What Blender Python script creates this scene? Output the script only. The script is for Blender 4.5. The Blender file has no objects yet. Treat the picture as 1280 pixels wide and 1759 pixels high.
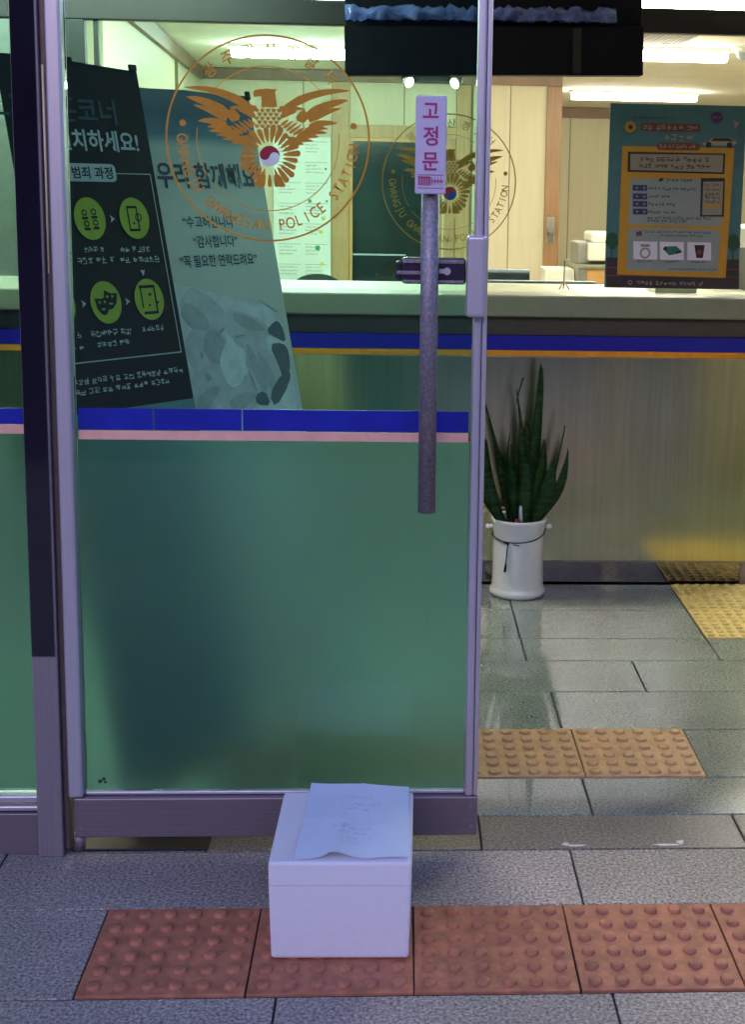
import bpy, bmesh, math, random
from mathutils import Matrix, Vector

random.seed(11)
R = math.radians
sc = bpy.context.scene
col = sc.collection

# ------------------------------------------------------------------ camera
F_PX, PITCH, YAW, ROLL, CAM_Z = 2356.1, 0.16268, 0.05339, 0.01818, 1.4217
cam_d = bpy.data.cameras.new("camera")
cam = bpy.data.objects.new("camera", cam_d)
col.objects.link(cam)
fw = Vector((math.sin(YAW) * math.cos(PITCH), math.cos(YAW) * math.cos(PITCH), -math.sin(PITCH)))
rt = Vector((math.cos(YAW), -math.sin(YAW), 0))
up = rt.cross(fw)
r2 = math.cos(ROLL) * rt + math.sin(ROLL) * up
u2 = -math.sin(ROLL) * rt + math.cos(ROLL) * up
cam.matrix_world = Matrix(((r2.x, u2.x, -fw.x, 0), (r2.y, u2.y, -fw.y, 0), (r2.z, u2.z, -fw.z, CAM_Z), (0, 0, 0, 1)))
cam_d.sensor_fit = 'VERTICAL'
cam_d.sensor_height = 24.0
cam_d.lens = F_PX / 1759 * 24.0
cam_d.shift_x = (640 - 809.2) / 1759
cam_d.shift_y = (707.0 - 879.5) / 1759
cam_d.clip_start, cam_d.clip_end = 0.05, 800
sc.camera = cam

# ------------------------------------------------------------------ sky, sun, exposure
SUN_EL, SUN_AZ = R(12.0), R(194)          # low evening sun behind the camera, hidden by cloud
w = bpy.data.worlds.new("World")
sc.world = w
w.use_nodes = True
nt = w.node_tree
bg = nt.nodes["Background"]
sky = nt.nodes.new("ShaderNodeTexSky")
sky.sky_type = 'NISHITA'
sky.sun_disc = False
sky.sun_elevation = SUN_EL
sky.sun_rotation = SUN_AZ
sky.ozone_density = 4.0
sky.dust_density = 2.0
tint = nt.nodes.new("ShaderNodeMix")
tint.data_type = 'RGBA'
tint.blend_type = 'MULTIPLY'
tint.inputs[0].default_value = 1.0
tint.inputs[7].default_value = (1.03, 0.81, 1.04, 1)      # violet dusk
nt.links.new(sky.outputs[0], tint.inputs[6])
nt.links.new(tint.outputs[2], bg.inputs[0])
bg.inputs[1].default_value = 0.15
sun_d = bpy.data.lights.new("sun", 'SUN')
sun = bpy.data.objects.new("sun", sun_d)
col.objects.link(sun)
sun_d.energy = 0.05
sun_d.angle = R(25)
sun_d.color = (1.0, 0.86, 0.95)
sun.rotation_euler = (R(90 - 12), 0, R(-14))
sun.location = (0, -8, 5)
sc.view_settings.view_transform = 'Standard'
sc.view_settings.look = 'None'
sc.view_settings.gamma = 1
sc.view_settings.exposure = 1.5
cy = sc.cycles
cy.use_denoising = True
cy.max_bounces = 10
cy.diffuse_bounces = 4
cy.glossy_bounces = 4
cy.transmission_bounces = 8
cy.transparent_max_bounces = 24
cy.sample_clamp_indirect = 6.0
cy.caustics_reflective = False
cy.caustics_refractive = True
TUBE_E = 23.5

# ------------------------------------------------------------------ materials
MATS = {}


def nodes_of(name):
    m = bpy.data.materials.new(name)
    m.use_nodes = True
    MATS[name] = m
    t = m.node_tree
    return m, t, t.nodes["Principled BSDF"]


def rgba(c):
    return (c[0], c[1], c[2], 1)


def noise(t, scale, detail=4, rough=0.6, vec=None, stretch=None):
    tc = t.nodes.new("ShaderNodeTexCoord")
    n = t.nodes.new("ShaderNodeTexNoise")
    n.inputs["Scale"].default_value = scale
    n.inputs["Detail"].default_value = detail
    n.inputs["Roughness"].default_value = rough
    if stretch:
        mp = t.nodes.new("ShaderNodeMapping")
        mp.inputs["Scale"].default_value = stretch
        t.links.new(tc.outputs["Object"], mp.inputs[0])
        t.links.new(mp.outputs[0], n.inputs["Vector"])
    else:
        t.links.new(tc.outputs["Object"], n.inputs["Vector"])
    return n


def ramp(t, src, stops):
    r = t.nodes.new("ShaderNodeValToRGB")
    e = r.color_ramp.elements
    while len(e) < len(stops):
        e.new(0.5)
    for k, (p, c) in enumerate(stops):
        e[k].position = p
        e[k].color = rgba(c)
    t.links.new(src, r.inputs[0])
    return r


def bump(t, b, src, strength, dist=0.002):
    n = t.nodes.new("ShaderNodeBump")
    n.inputs["Strength"].default_value = strength
    n.inputs["Distance"].default_value = dist
    t.links.new(src, n.inputs["Height"])
    t.links.new(n.outputs[0], b.inputs["Normal"])


def pbr(name, c, rough=0.5, metal=0.0, var=0.12, scale=30, bmp=0.0, stretch=None, spec=0.5, coat=0):
    m, t, b = nodes_of(name)
    b.inputs["Roughness"].default_value = rough
    b.inputs["Metallic"].default_value = metal
    b.inputs["Specular IOR Level"].default_value = spec
    b.inputs["Coat Weight"].default_value = coat
    n = noise(t, scale, stretch=stretch)
    lo = tuple(max(0, x * (1 - var)) for x in c)
    hi = tuple(min(1, x * (1 + var)) for x in c)
    r = ramp(t, n.outputs[0], [(0.3, lo), (0.7, hi)])
    t.links.new(r.outputs[0], b.inputs["Base Color"])
    if bmp:
        bump(t, b, n.outputs[0], bmp)
    return m


def emit(name, c, s):
    m, t, b = nodes_of(name)
    b.inputs["Base Color"].default_value = rgba((0.8, 0.8, 0.8))
    b.inputs["Emission Color"].default_value = rgba(c)
    b.inputs["Emission Strength"].default_value = s
    return m


def pane(name, tintc, refl=1.45, rough=0.0):
    """clear sheet: tinted see-through plus a Fresnel reflection"""
    m, t, b = nodes_of(name)
    t.nodes.remove(b)
    out = t.nodes["Material Output"]
    tr = t.nodes.new("ShaderNodeBsdfTransparent")
    tr.inputs[0].default_value = rgba(tintc)
    gl = t.nodes.new("ShaderNodeBsdfGlossy")
    gl.inputs["Roughness"].default_value = rough
    fr = t.nodes.new("ShaderNodeFresnel")
    fr.inputs[0].default_value = refl
    mx = t.nodes.new("ShaderNodeMixShader")
    t.links.new(fr.outputs[0], mx.inputs[0])
    t.links.new(tr.outputs[0], mx.inputs[1])
    t.links.new(gl.outputs[0], mx.inputs[2])
    t.links.new(mx.outputs[0], out.inputs[0])
    return m


def granite(name, dark, mid, light, rough, bm=0.25, spec=0.5, coat=0.0):
    m, t, b = nodes_of(name)
    n1 = noise(t, 150, 3, 0.72)
    r1 = ramp(t, n1.outputs[0], [(0.33, dark), (0.5, mid), (0.68, light)])
    n2 = noise(t, 2.2, 5, 0.6)
    r2_ = ramp(t, n2.outputs[0], [(0.3, (0.62,) * 3), (0.7, (1.1,) * 3)])
    geo = t.nodes.new("ShaderNodeNewGeometry")
    r3 = ramp(t, geo.outputs["Random Per Island"], [(0, (0.86,) * 3), (1, (1.1,) * 3)])
    m1 = t.nodes.new("ShaderNodeMix"); m1.data_type = 'RGBA'; m1.blend_type = 'MULTIPLY'; m1.inputs[0].default_value = 1
    m2 = t.nodes.new("ShaderNodeMix"); m2.data_type = 'RGBA'; m2.blend_type = 'MULTIPLY'; m2.inputs[0].default_value = 1
    t.links.new(r1.outputs[0], m1.inputs[6]); t.links.new(r2_.outputs[0], m1.inputs[7])
    t.links.new(m1.outputs[2], m2.inputs[6]); t.links.new(r3.outputs[0], m2.inputs[7])
    t.links.new(m2.outputs[2], b.inputs["Base Color"])
    rr = ramp(t, n2.outputs[0], [(0.3, (max(0, rough - 0.07),) * 3), (0.7, (rough + 0.08,) * 3)])
    t.links.new(rr.outputs[0], b.inputs["Roughness"])
    bump(t, b, n1.outputs[0], bm, 0.0015)
    b.inputs["Specular IOR Level"].default_value = spec
    b.inputs["Coat Weight"].default_value = coat
    b.inputs["Coat Roughness"].default_value = 0.05
    return m


granite("granite_outside", (0.10, 0.088, 0.078), (0.41, 0.362, 0.30), (0.78, 0.70, 0.60), 0.6, 0.16)
granite("granite_inside", (0.11, 0.145, 0.122), (0.26, 0.33, 0.275), (0.46, 0.58, 0.48), 0.2, 0.02, 0.9, 1.0)
granite("granite_threshold", (0.08, 0.07, 0.06), (0.22, 0.20, 0.17), (0.42, 0.38, 0.34), 0.4, 0.1)
pbr("mortar", (0.06, 0.055, 0.052), 0.9, scale=80)
pbr("asphalt", (0.05, 0.05, 0.052), 0.85, scale=60, bmp=0.3)
pbr("gold_inside", (0.30, 0.14, 0.008), 0.45, var=0.1, scale=60)
pbr("white_paint", (0.75, 0.73, 0.66), 0.5)
pbr("terracotta_tile", (0.45, 0.172, 0.09), 0.62, var=0.3, scale=26, bmp=0.15)
pbr("ochre_tile", (0.56, 0.36, 0.175), 0.5, var=0.22, scale=26, bmp=0.1)
pbr("yellow_tile", (0.68, 0.55, 0.20), 0.5, var=0.2, scale=26, bmp=0.1)
pbr("pale_aluminium", (0.66, 0.63, 0.68), 0.42, 0.75, var=0.06, scale=8, stretch=(60, 60, 0.6))
pbr("grey_aluminium", (0.26, 0.215, 0.235), 0.42, 0.6, var=0.12, scale=10, stretch=(0.6, 60, 60))
pbr("jamb_metal", (0.34, 0.30, 0.32), 0.45, 0.6, var=0.1, scale=9, stretch=(60, 60, 0.5))
pbr("jamb_dark_film", (0.013, 0.010, 0.020), 0.07, 0.0, var=0.3, scale=3, spec=0.6)
pbr("brown_steel", (0.16, 0.12, 0.11), 0.4, 0.5)
pbr("glint_gold", (0.95, 0.80, 0.50), 0.3, 0.0, var=0.05)  # warm glint put into the colour
pbr("dark_chrome", (0.30, 0.27, 0.30), 0.5, 0.6, var=0.35, scale=150, bmp=0.25)
pbr("lock_metal", (0.10, 0.08, 0.12), 0.25, 0.7)
pbr("black_rubber", (0.012, 0.012, 0.014), 0.7)
pane("door_glass", (0.765, 0.985, 0.975))
pane("acrylic", (0.985, 0.99, 0.985), 1.3)
pbr("blue_tape", (0.012, 0.022, 0.36), 0.34, var=0.18, scale=18, bmp=0.05)
pbr("pink_tape", (0.93, 0.50, 0.38), 0.45, var=0.1)
pbr("gold_vinyl", (0.56, 0.26, 0.012), 0.38, var=0.1, scale=60)
pbr("red_vinyl", (0.33, 0.012, 0.03), 0.4)
pbr("blue_vinyl", (0.02, 0.05, 0.25), 0.4)
pbr("silver_vinyl", (0.72, 0.80, 0.74), 0.5)
pbr("label_white", (0.62, 0.58, 0.72), 0.35, var=0.04)
pbr("magenta_print", (0.42, 0.03, 0.17), 0.4)
pbr("foam", (0.86, 0.84, 0.86), 0.75, var=0.03, scale=220, bmp=0.12)
pbr("paper", (0.74, 0.82, 0.95), 0.7, var=0.03, scale=9)
pbr("grey_print", (0.52, 0.57, 0.66), 0.7)
pbr("pot_white", (0.82, 0.80, 0.82), 0.18, var=0.03, spec=0.6)
pbr("soil", (0.03, 0.022, 0.016), 0.95, scale=90, bmp=0.5)
pbr("cord_black", (0.01, 0.01, 0.014), 0.6)
pbr("tag_white", (0.75, 0.72, 0.78), 0.5)
pbr("tag_red", (0.5, 0.02, 0.05), 0.5)
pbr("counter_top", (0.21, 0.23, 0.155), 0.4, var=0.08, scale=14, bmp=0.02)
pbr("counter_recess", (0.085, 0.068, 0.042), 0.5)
pbr("counter_blue", (0.004, 0.004, 0.30), 0.4, var=0.06)
pbr("counter_orange", (0.72, 0.27, 0.01), 0.4, var=0.1)
pbr("kick_mirror", (0.25, 0.235, 0.22), 0.06, 1.0, var=0.06)
pbr("pale_wall", (0.60, 0.56, 0.40), 0.55, var=0.05, scale=4, stretch=(8, 8, 0.4))
pbr("seam_dark", (0.20, 0.17, 0.10), 0.6)
pbr("wood", (0.30, 0.165, 0.075), 0.42, var=0.18, scale=6, stretch=(14, 14, 0.6))
pbr("wood_pale", (0.42, 0.27, 0.12), 0.42, var=0.18, scale=6, stretch=(14, 14, 0.6))
pbr("cornice_brown", (0.24, 0.16, 0.11), 0.5, var=0.12, scale=6)
pbr("desk_orange", (0.60, 0.34, 0.11), 0.45, var=0.1, scale=6)
pbr("ceiling_white", (0.86, 0.82, 0.68), 0.8, var=0.06, scale=2.5)
pbr("lobby_wall", (0.05, 0.065, 0.055), 0.6, var=0.1, scale=2)
pbr("dark_partition", (0.10, 0.13, 0.11), 0.5)
pbr("dark_glass", (0.012, 0.03, 0.03), 0.12, var=0.5, scale=2, spec=0.6)
pbr("dark_frame", (0.008, 0.012, 0.010), 0.6)
pbr("header_brown", (0.013, 0.011, 0.011), 0.6)
pbr("sign_black", (0.003, 0.003, 0.006), 0.5, var=0.2, spec=0.2)
pbr("board_mint", (0.74, 0.84, 0.80), 0.6, var=0.03, scale=3)
pbr("note_green", (0.03, 0.30, 0.16), 0.6)
pbr("note_yellow", (0.65, 0.62, 0.08), 0.6)
pbr("chair_fabric", (0.016, 0.028, 0.028), 0.8, scale=90, bmp=0.2)
pbr("screen_dark", (0.03, 0.045, 0.05), 0.3)
pbr("screen_edge", (0.36, 0.46, 0.52), 0.35)
pbr("office_floor", (0.46, 0.42, 0.33), 0.5, scale=3)
pbr("appliance_white", (0.74, 0.74, 0.66), 0.45, var=0.04)
pbr("appliance_grey", (0.22, 0.22, 0.20), 0.5)
pbr("steel_handle", (0.6, 0.6, 0.58), 0.2, 1.0)
pbr("building_stone", (0.28, 0.27, 0.28), 0.7, scale=10, bmp=0.1)
pbr("blocker_dark", (0.045, 0.045, 0.05), 0.7, scale=10)
pbr("vent_grille", (0.14, 0.13, 0.09), 0.6)
pbr("banner_black", (0.005, 0.008, 0.012), 0.5, var=0.25, scale=2.5, spec=0.25)
pbr("banner_dim_blue", (0.014, 0.055, 0.075), 0.5)
pbr("banner_print", (0.50, 0.56, 0.52), 0.5, var=0.05)
pbr("banner_lime", (0.36, 0.46, 0.03), 0.5, var=0.08)
pbr("banner_foot_teal", (0.10, 0.24, 0.27), 0.5)
pbr("navy_print", (0.008, 0.035, 0.06), 0.5)
pbr("print_hand", (0.527, 0.605, 0.566), 0.55, var=0.14, scale=22)
pbr("print_hand_dim", (0.41, 0.477, 0.458), 0.55, var=0.14, scale=22)
pbr("print_shade", (0.36, 0.40, 0.37), 0.55)
pbr("print_sleeve", (0.10, 0.15, 0.155), 0.55)
pbr("print_pale", (0.70, 0.80, 0.72), 0.55)
pbr("print_haze", (0.66, 0.74, 0.68), 0.55)
emit("tube_light", (1.0, 0.965, 0.80), TUBE_E)
emit("spot_lens", (1.0, 0.86, 0.74), 6.0)
# poster inks
pbr("ink_sky", (0.0465, 0.1426, 0.1674), 0.4, var=0.08)
pbr("ink_amber", (0.44, 0.225, 0.012), 0.4, var=0.06)
pbr("ink_paper", (0.2232, 0.2604, 0.2666), 0.4, var=0.03)
pbr("ink_beige", (0.248, 0.2232, 0.1798), 0.4, var=0.03)
pbr("ink_black", (0.0093, 0.0087, 0.0099), 0.4)
pbr("ink_navy", (0.0217, 0.0279, 0.0992), 0.4)
pbr("ink_red", (0.1488, 0.0341, 0.0248), 0.4)
pbr("ink_cream", (0.31, 0.2604, 0.1984), 0.4)
pbr("ink_violet", (0.062, 0.0124, 0.1054), 0.4)
pbr("ink_tree", (0.0093, 0.062, 0.0279), 0.4)
pbr("ink_road", (0.0279, 0.0186, 0.0248), 0.4)
pbr("ink_teal", (0.0186, 0.124, 0.093), 0.4)
pbr("ink_pink", (0.31, 0.186, 0.2232), 0.4)


def steel_front():
    m, t, b = nodes_of("brushed_steel")
    n = noise(t, 3.0, 6, 0.62, stretch=(26, 26, 0.7))
    n2 = noise(t, 2.0, 3)
    r = ramp(t, n.outputs[0], [(0.25, (0.45, 0.44, 0.265)), (0.75, (0.575, 0.565, 0.36))])
    b.inputs["Metallic"].default_value = 1.0
    rr = ramp(t, n2.outputs[0], [(0.3, (0.15,) * 3), (0.7, (0.22,) * 3)])
    t.links.new(r.outputs[0], b.inputs["Base Color"])
    t.links.new(rr.outputs[0], b.inputs["Roughness"])
    bump(t, b, n.outputs[0], 0.03, 0.002)


def leaf_mat():
    m, t, b = nodes_of("snake_leaf")
    n = noise(t, 14, 5, 0.65, stretch=(1.2, 1.2, 5.5))
    r = ramp(t, n.outputs[0], [(0.36, (0.012, 0.050, 0.014)), (0.52, (0.028, 0.105, 0.028)), (0.68, (0.08, 0.17, 0.06))])
    t.links.new(r.outputs[0], b.inputs["Base Color"])
    b.inputs["Roughness"].default_value = 0.4


def frosted():
    m, t, b = nodes_of("frosted_film")
    out = t.nodes["Material Output"]
    b.inputs["Base Color"].default_value = rgba((0.62, 0.83, 0.74))
    b.inputs["Transmission Weight"].default_value = 1.0
    b.inputs["Roughness"].default_value = 0.44
    b.inputs["IOR"].default_value = 1.35
    d = t.nodes.new("ShaderNodeBsdfDiffuse")
    d.inputs[0].default_value = rgba((0.05, 0.13, 0.165))
    tl = t.nodes.new("ShaderNodeBsdfTranslucent")
    tl.inputs[0].default_value = rgba((0.29, 0.47, 0.42))
    ad = t.nodes.new("ShaderNodeMixShader"); ad.inputs[0].default_value = 0.5
    mx = t.nodes.new("ShaderNodeMixShader"); mx.inputs[0].default_value = 0.2
    t.links.new(d.outputs[0], ad.inputs[1]); t.links.new(tl.outputs[0], ad.inputs[2])
    t.links.new(b.outputs[0], mx.inputs[1]); t.links.new(ad.outputs[0], mx.inputs[2])
    t.links.new(mx.outputs[0], out.inputs[0])


def teal_banner():
    """printed cloth: dark teal head running into pale mint"""
    m, t, b = nodes_of("banner_teal")
    tc = t.nodes.new("ShaderNodeTexCoord")
    sp = t.nodes.new("ShaderNodeSeparateXYZ")
    t.links.new(tc.outputs["Generated"], sp.inputs[0])
    r = ramp(t, sp.outputs[2], [(0.0, (0.68, 0.76, 0.65)), (0.80, (0.55, 0.63, 0.50)), (0.905, (0.43, 0.54, 0.45)), (0.925, (0.035, 0.17, 0.22)), (0.96, (0.02, 0.10, 0.14)), (1.0, (0.07, 0.15, 0.17))])
    t.links.new(r.outputs[0], b.inputs["Base Color"])
    b.inputs["Roughness"].default_value = 0.5


def led_glow_wrap():
    m, t, b = nodes_of("led_glow_blue")
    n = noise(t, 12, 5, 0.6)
    r = ramp(t, n.outputs[0], [(0.35, (0.05, 0.07, 0.28)), (0.65, (0.16, 0.22, 0.58))])  # blue LED glow of the sign's top edge put into the base colour
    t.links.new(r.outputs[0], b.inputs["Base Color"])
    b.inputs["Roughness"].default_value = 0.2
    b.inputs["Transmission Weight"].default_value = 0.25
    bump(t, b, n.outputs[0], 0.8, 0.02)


def per_tile(name):
    """each tile of a row fired and worn a little differently"""
    t = MATS[name].node_tree
    b = t.nodes["Principled BSDF"]
    src = b.inputs["Base Color"].links[0].from_socket
    oi = t.nodes.new("ShaderNodeObjectInfo")
    r = ramp(t, oi.outputs["Random"], [(0, (0.82, 0.84, 0.88)), (1, (1.12, 1.1, 1.06))])
    geo = t.nodes.new("ShaderNodeNewGeometry")
    r2_ = ramp(t, geo.outputs["Random Per Island"], [(0, (0.9,) * 3), (1, (1.12,) * 3)])
    for q in (r,):
        m = t.nodes.new("ShaderNodeMix"); m.data_type = 'RGBA'; m.blend_type = 'MULTIPLY'; m.inputs[0].default_value = 1
        t.links.new(src, m.inputs[6]); t.links.new(q.outputs[0], m.inputs[7])
        src = m.outputs[2]
    t.links.new(src, b.inputs["Base Color"])


for _n in ("terracotta_tile", "ochre_tile", "yellow_tile"):
    per_tile(_n)
steel_front(); leaf_mat(); frosted(); teal_banner(); led_glow_wrap()

# ------------------------------------------------------------------ mesh helpers
_fc = bpy.data.curves.new("lettering", 'FONT')
_fo = bpy.data.objects.new("lettering", _fc)
col.objects.link(_fo)


class MB:
    def __init__(s, M=None):
        s.bm = bmesh.new()
        s.M = M or Matrix.Identity(4)
        s.k = 0

    def _take(s, b2, m):
        tmp = bpy.data.meshes.new("t")
        for f in b2.faces:
            f.material_index = m
        b2.transform(s.M)
        b2.to_mesh(tmp)
        b2.free()
        s.bm.from_mesh(tmp)
        bpy.data.meshes.remove(tmp)
        return s

    def box(s, x0, x1, y0, y1, z0, z1, m=0, bev=0.0, seg=2):
        b = bmesh.new()
        bmesh.ops.create_cube(b, size=1)
        for v in b.verts:
            v.co = Vector(((x0 + x1) / 2 + v.co.x * (x1 - x0), (y0 + y1) / 2 + v.co.y * (y1 - y0), (z0 + z1) / 2 + v.co.z * (z1 - z0)))
        if bev:
            bmesh.ops.bevel(b, geom=list(b.edges), offset=bev, segments=seg, profile=0.5, affect='EDGES')
        return s._take(b, m)

    def ring(s, c, r0, r1, n=96, m=0, z=None, a0=0, a1=None):
        z = s._z(z)
        full = a1 is None
        a1 = 2 * math.pi if full else a1
        b = bmesh.new()
        k = n if full else n + 1
        A = [a0 + (a1 - a0) * i / n for i in range(k)]
        o = [b.verts.new((c[0] + r1 * math.cos(a), c[1] + r1 * math.sin(a), z)) for a in A]
        i_ = [b.verts.new((c[0] + r0 * math.cos(a), c[1] + r0 * math.sin(a), z)) for a in A]
        for q in range(n):
            p = (q + 1) % k
            b.faces.new((i_[q], o[q], o[p], i_[p]))
        return s._take(b, m)

    def _z(s, z):
        if z is None:
            z = s.k * 0.000012
            s.k += 1
        return z

    def poly(s, pts, m=0, z=None):
        z = s._z(z)
        b = bmesh.new()
        vs = [b.verts.new((p[0], p[1], z if len(p) == 2 else p[2])) for p in pts]
        f = b.faces.new(vs)
        bmesh.ops.triangulate(b, faces=[f])
        bmesh.ops.recalc_face_normals(b, faces=list(b.faces))
        for f in b.faces:
            if f.normal.z < 0:
                f.normal_flip()
        return s._take(b, m)

    def rect(s, x0, x1, y0, y1, m=0, z=None):
        return s.poly([(x0, y0), (x1, y0), (x1, y1), (x0, y1)], m, z)

    def disc(s, c, rx, ry=None, n=40, m=0, z=None, ang=0):
        ry = ry or rx
        ca, sa = math.cos(ang), math.sin(ang)
        P = [(rx * math.cos(2 * math.pi * i / n), ry * math.sin(2 * math.pi * i / n)) for i in range(n)]
        return s.poly([(c[0] + x * ca - y * sa, c[1] + x * sa + y * ca) for x, y in P], m, z)

    def rrect(s, x0, x1, y0, y1, r, m=0, z=None):
        P = []
        for cx, cyy, a in ((x1 - r, y1 - r, 0), (x0 + r, y1 - r, 90), (x0 + r, y0 + r, 180), (x1 - r, y0 + r, 270)):
            for i in range(7):
                t = R(a + 15 * i)
                P.append((cx + r * math.cos(t), cyy + r * math.sin(t)))
        return s.poly(P, m, z)

    def blade(s, p0, p1, w, bend=0.0, m=0, n=12, blunt=0.15, z=None):
        """tapered feather or petal from root p0 to tip p1"""
        p0, p1 = Vector(p0), Vector(p1)
        d = p1 - p0
        nrm = Vector((-d.y, d.x)).normalized()
        L, Rr = [], []
        for i in range(n + 1):
            t = i / n
            c = p0 + d * t + nrm * (bend * 4 * t * (1 - t))
            h = w / 2 * ((1 - t) ** 0.7 * (1 - blunt) + blunt * (1 - t ** 6)) * (0.55 + 0.45 * min(1, t * 4))
            L.append(c + nrm * h)
            Rr.append(c - nrm * h)
        return s.poly([tuple(v) for v in L + Rr[::-1][1:]], m, z)

    def text(s, body, size, at, m=0, rot=0.0, bold=0.0, z=None, sx=1.0, align='C'):
        z = s._z(z)
        _fc.body = body
        _fc.size = 1.0
        _fc.offset = bold
        _fc.fill_mode = 'FRONT'
        dg = bpy.context.evaluated_depsgraph_get()
        dg.update()
        me = bpy.data.meshes.new_from_object(_fo.evaluated_get(dg))
        b = bmesh.new()
        b.from_mesh(me)
        bpy.data.meshes.remove(me)
        if not b.verts:
            b.free()
            return s
        xs = [v.co.x for v in b.verts]
        ys = [v.co.y for v in b.verts]
        mx = {'C': (min(xs) + max(xs)) / 2, 'L': min(xs), 'R': max(xs)}[align]
        my = (min(ys) + max(ys)) / 2
        ca, sa = math.cos(rot), math.sin(rot)
        for v in b.verts:
            x, y = (v.co.x - mx) * size * sx, (v.co.y - my) * size
            v.co = Vector((at[0] + x * ca - y * sa, at[1] + x * sa + y * ca, z))
        for f in b.faces:
            if f.normal.z < 0:
                f.normal_flip()
        return s._take(b, m)

    def scribble(s, x0, x1, y, h, m=0, z=None, gap=0.22, words=(2, 5)):
        """unreadably small print: little blocks of strokes"""
        x = x0
        left = random.randint(*words)
        while x + h * 0.8 < x1:
            wd = h * random.uniform(0.75, 0.9)
            t = h * 0.12
            for _ in range(3):
                yy = y + random.uniform(-0.42, 0.42) * h
                s.rect(x, x + wd * random.uniform(0.5, 1), yy - t / 2, yy + t / 2, m, z)
            for _ in range(2):
                xx = x + random.uniform(0.05, 0.85) * wd
                yb = y + random.uniform(-0.45, 0.0) * h
                s.rect(xx, xx + t, yb, yb + h * random.uniform(0.4, 0.5), m, z)
            x += wd * (1 + gap * 0.5)
            left -= 1
            if left == 0:
                x += h * 0.45
                left = random.randint(*words)
        return s

    def cyl(s, p0, p1, r, seg=24, r1=None, m=0, cap=True):
        p0, p1 = Vector(p0), Vector(p1)
        r1 = r if r1 is None else r1
        d = (p1 - p0).normalized()
        a = d.orthogonal().normalized()
        c = d.cross(a)
        b = bmesh.new()
        A = [b.verts.new(p0 + (a * math.cos(2 * math.pi * i / seg) + c * math.sin(2 * math.pi * i / seg)) * r) for i in range(seg)]
        B = [b.verts.new(p1 + (a * math.cos(2 * math.pi * i / seg) + c * math.sin(2 * math.pi * i / seg)) * r1) for i in range(seg)]
        for i in range(seg):
            j = (i + 1) % seg
            f = b.faces.new((A[i], A[j], B[j], B[i]))
            f.smooth = True
        if cap:
            b.faces.new(A[::-1])
            b.faces.new(B)
        return s._take(b, m)

    def lathe(s, c, prof, seg=48, m=0):
        b = bmesh.new()
        rings = []
        for r, z in prof:
            rings.append([b.verts.new((c[0] + r * math.cos(2 * math.pi * i / seg), c[1] + r * math.sin(2 * math.pi * i / seg), c[2] + z)) for i in range(seg)])
        for A, B in zip(rings, rings[1:]):
            for i in range(seg):
                j = (i + 1) % seg
                f = b.faces.new((A[i], A[j], B[j], B[i]))
                f.smooth = True
        bmesh.ops.remove_doubles(b, verts=list(b.verts), dist=1e-6)
        return s._take(b, m)

    def tube(s, pts, r, seg=8, m=0):
        for a, c in zip(pts, pts[1:]):
            s.cyl(a, c, r, seg, m=m)
        return s

    def build(s, name, mats, parent=None, smooth=None):
        me = bpy.data.meshes.new(name)
        s.bm.to_mesh(me)
        s.bm.free()
        for n in ([mats] if isinstance(mats, str) else mats):
            me.materials.append(MATS[n])
        if smooth:
            for p in me.polygons:
                p.use_smooth = True
        o = bpy.data.objects.new(name, me)
        col.objects.link(o)
        if parent is not None:
            o.parent = parent
            o.matrix_parent_inverse = (Matrix.Identity(4) if parent.type == 'MESH' else Matrix.Translation(parent.location)).inverted()
        return o


def thing(name, label, cat, loc, group=None):
    o = bpy.data.objects.new(name, None)
    o.empty_display_size = 0.1
    o.location = loc
    col.objects.link(o)
    return tag(o, label, cat, group)


def tag(o, label, cat, group=None):
    o["label"] = label
    o["category"] = cat
    if group:
        o["group"] = group
    return o


def struct(o):
    o["kind"] = "structure"
    return o


def sub(mb, name, mats, part):
    """a sub-part in world coordinates under a part whose own matrix is the identity in the world"""
    o = mb.build(name, mats)
    o.parent = part
    return o


def copy_tree(o, parent=None):
    c = o.copy()
    col.objects.link(c)
    if parent is not None:
        c.parent = parent
    for ch in o.children:
        copy_tree(ch, c)
    return c


def wall_frame(y):
    """local (x, y, z) -> world (x, up, towards the street) on a plane facing the street"""
    return Matrix(((1, 0, 0, 0), (0, 0, -1, y), (0, 1, 0, 0), (0, 0, 0, 1)))


# ------------------------------------------------------------------ ground
DOOR_Y = 2.78
b = MB()
b.poly([(-300, -300), (300, -300), (300, 300), (-300, 300)], z=-0.012)
struct(b.build("street", "asphalt"))
b = MB()
b.box(-6, 6, -3.0, 4.80, -0.0105, -0.005)
struct(b.build("joint_bed", "mortar"))
G = 0.0022


def slabs(rows, mat, name, z1=0.0):
    mb = MB()
    for y0, y1, xs in rows:
        for xa, xb in zip(xs, xs[1:]):
            mb.box(xa + G, xb - G, y0 + G, y1 - G, -0.0045, z1, bev=0.0016, seg=1)
    return struct(mb.build(name, mat))


def joints(x, step, a=-3.6, c=3.9):
    n0 = math.floor((a - x) / step)
    return [x + step * k for k in range(n0, n0 + int((c - a) / step) + 3)]


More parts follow.
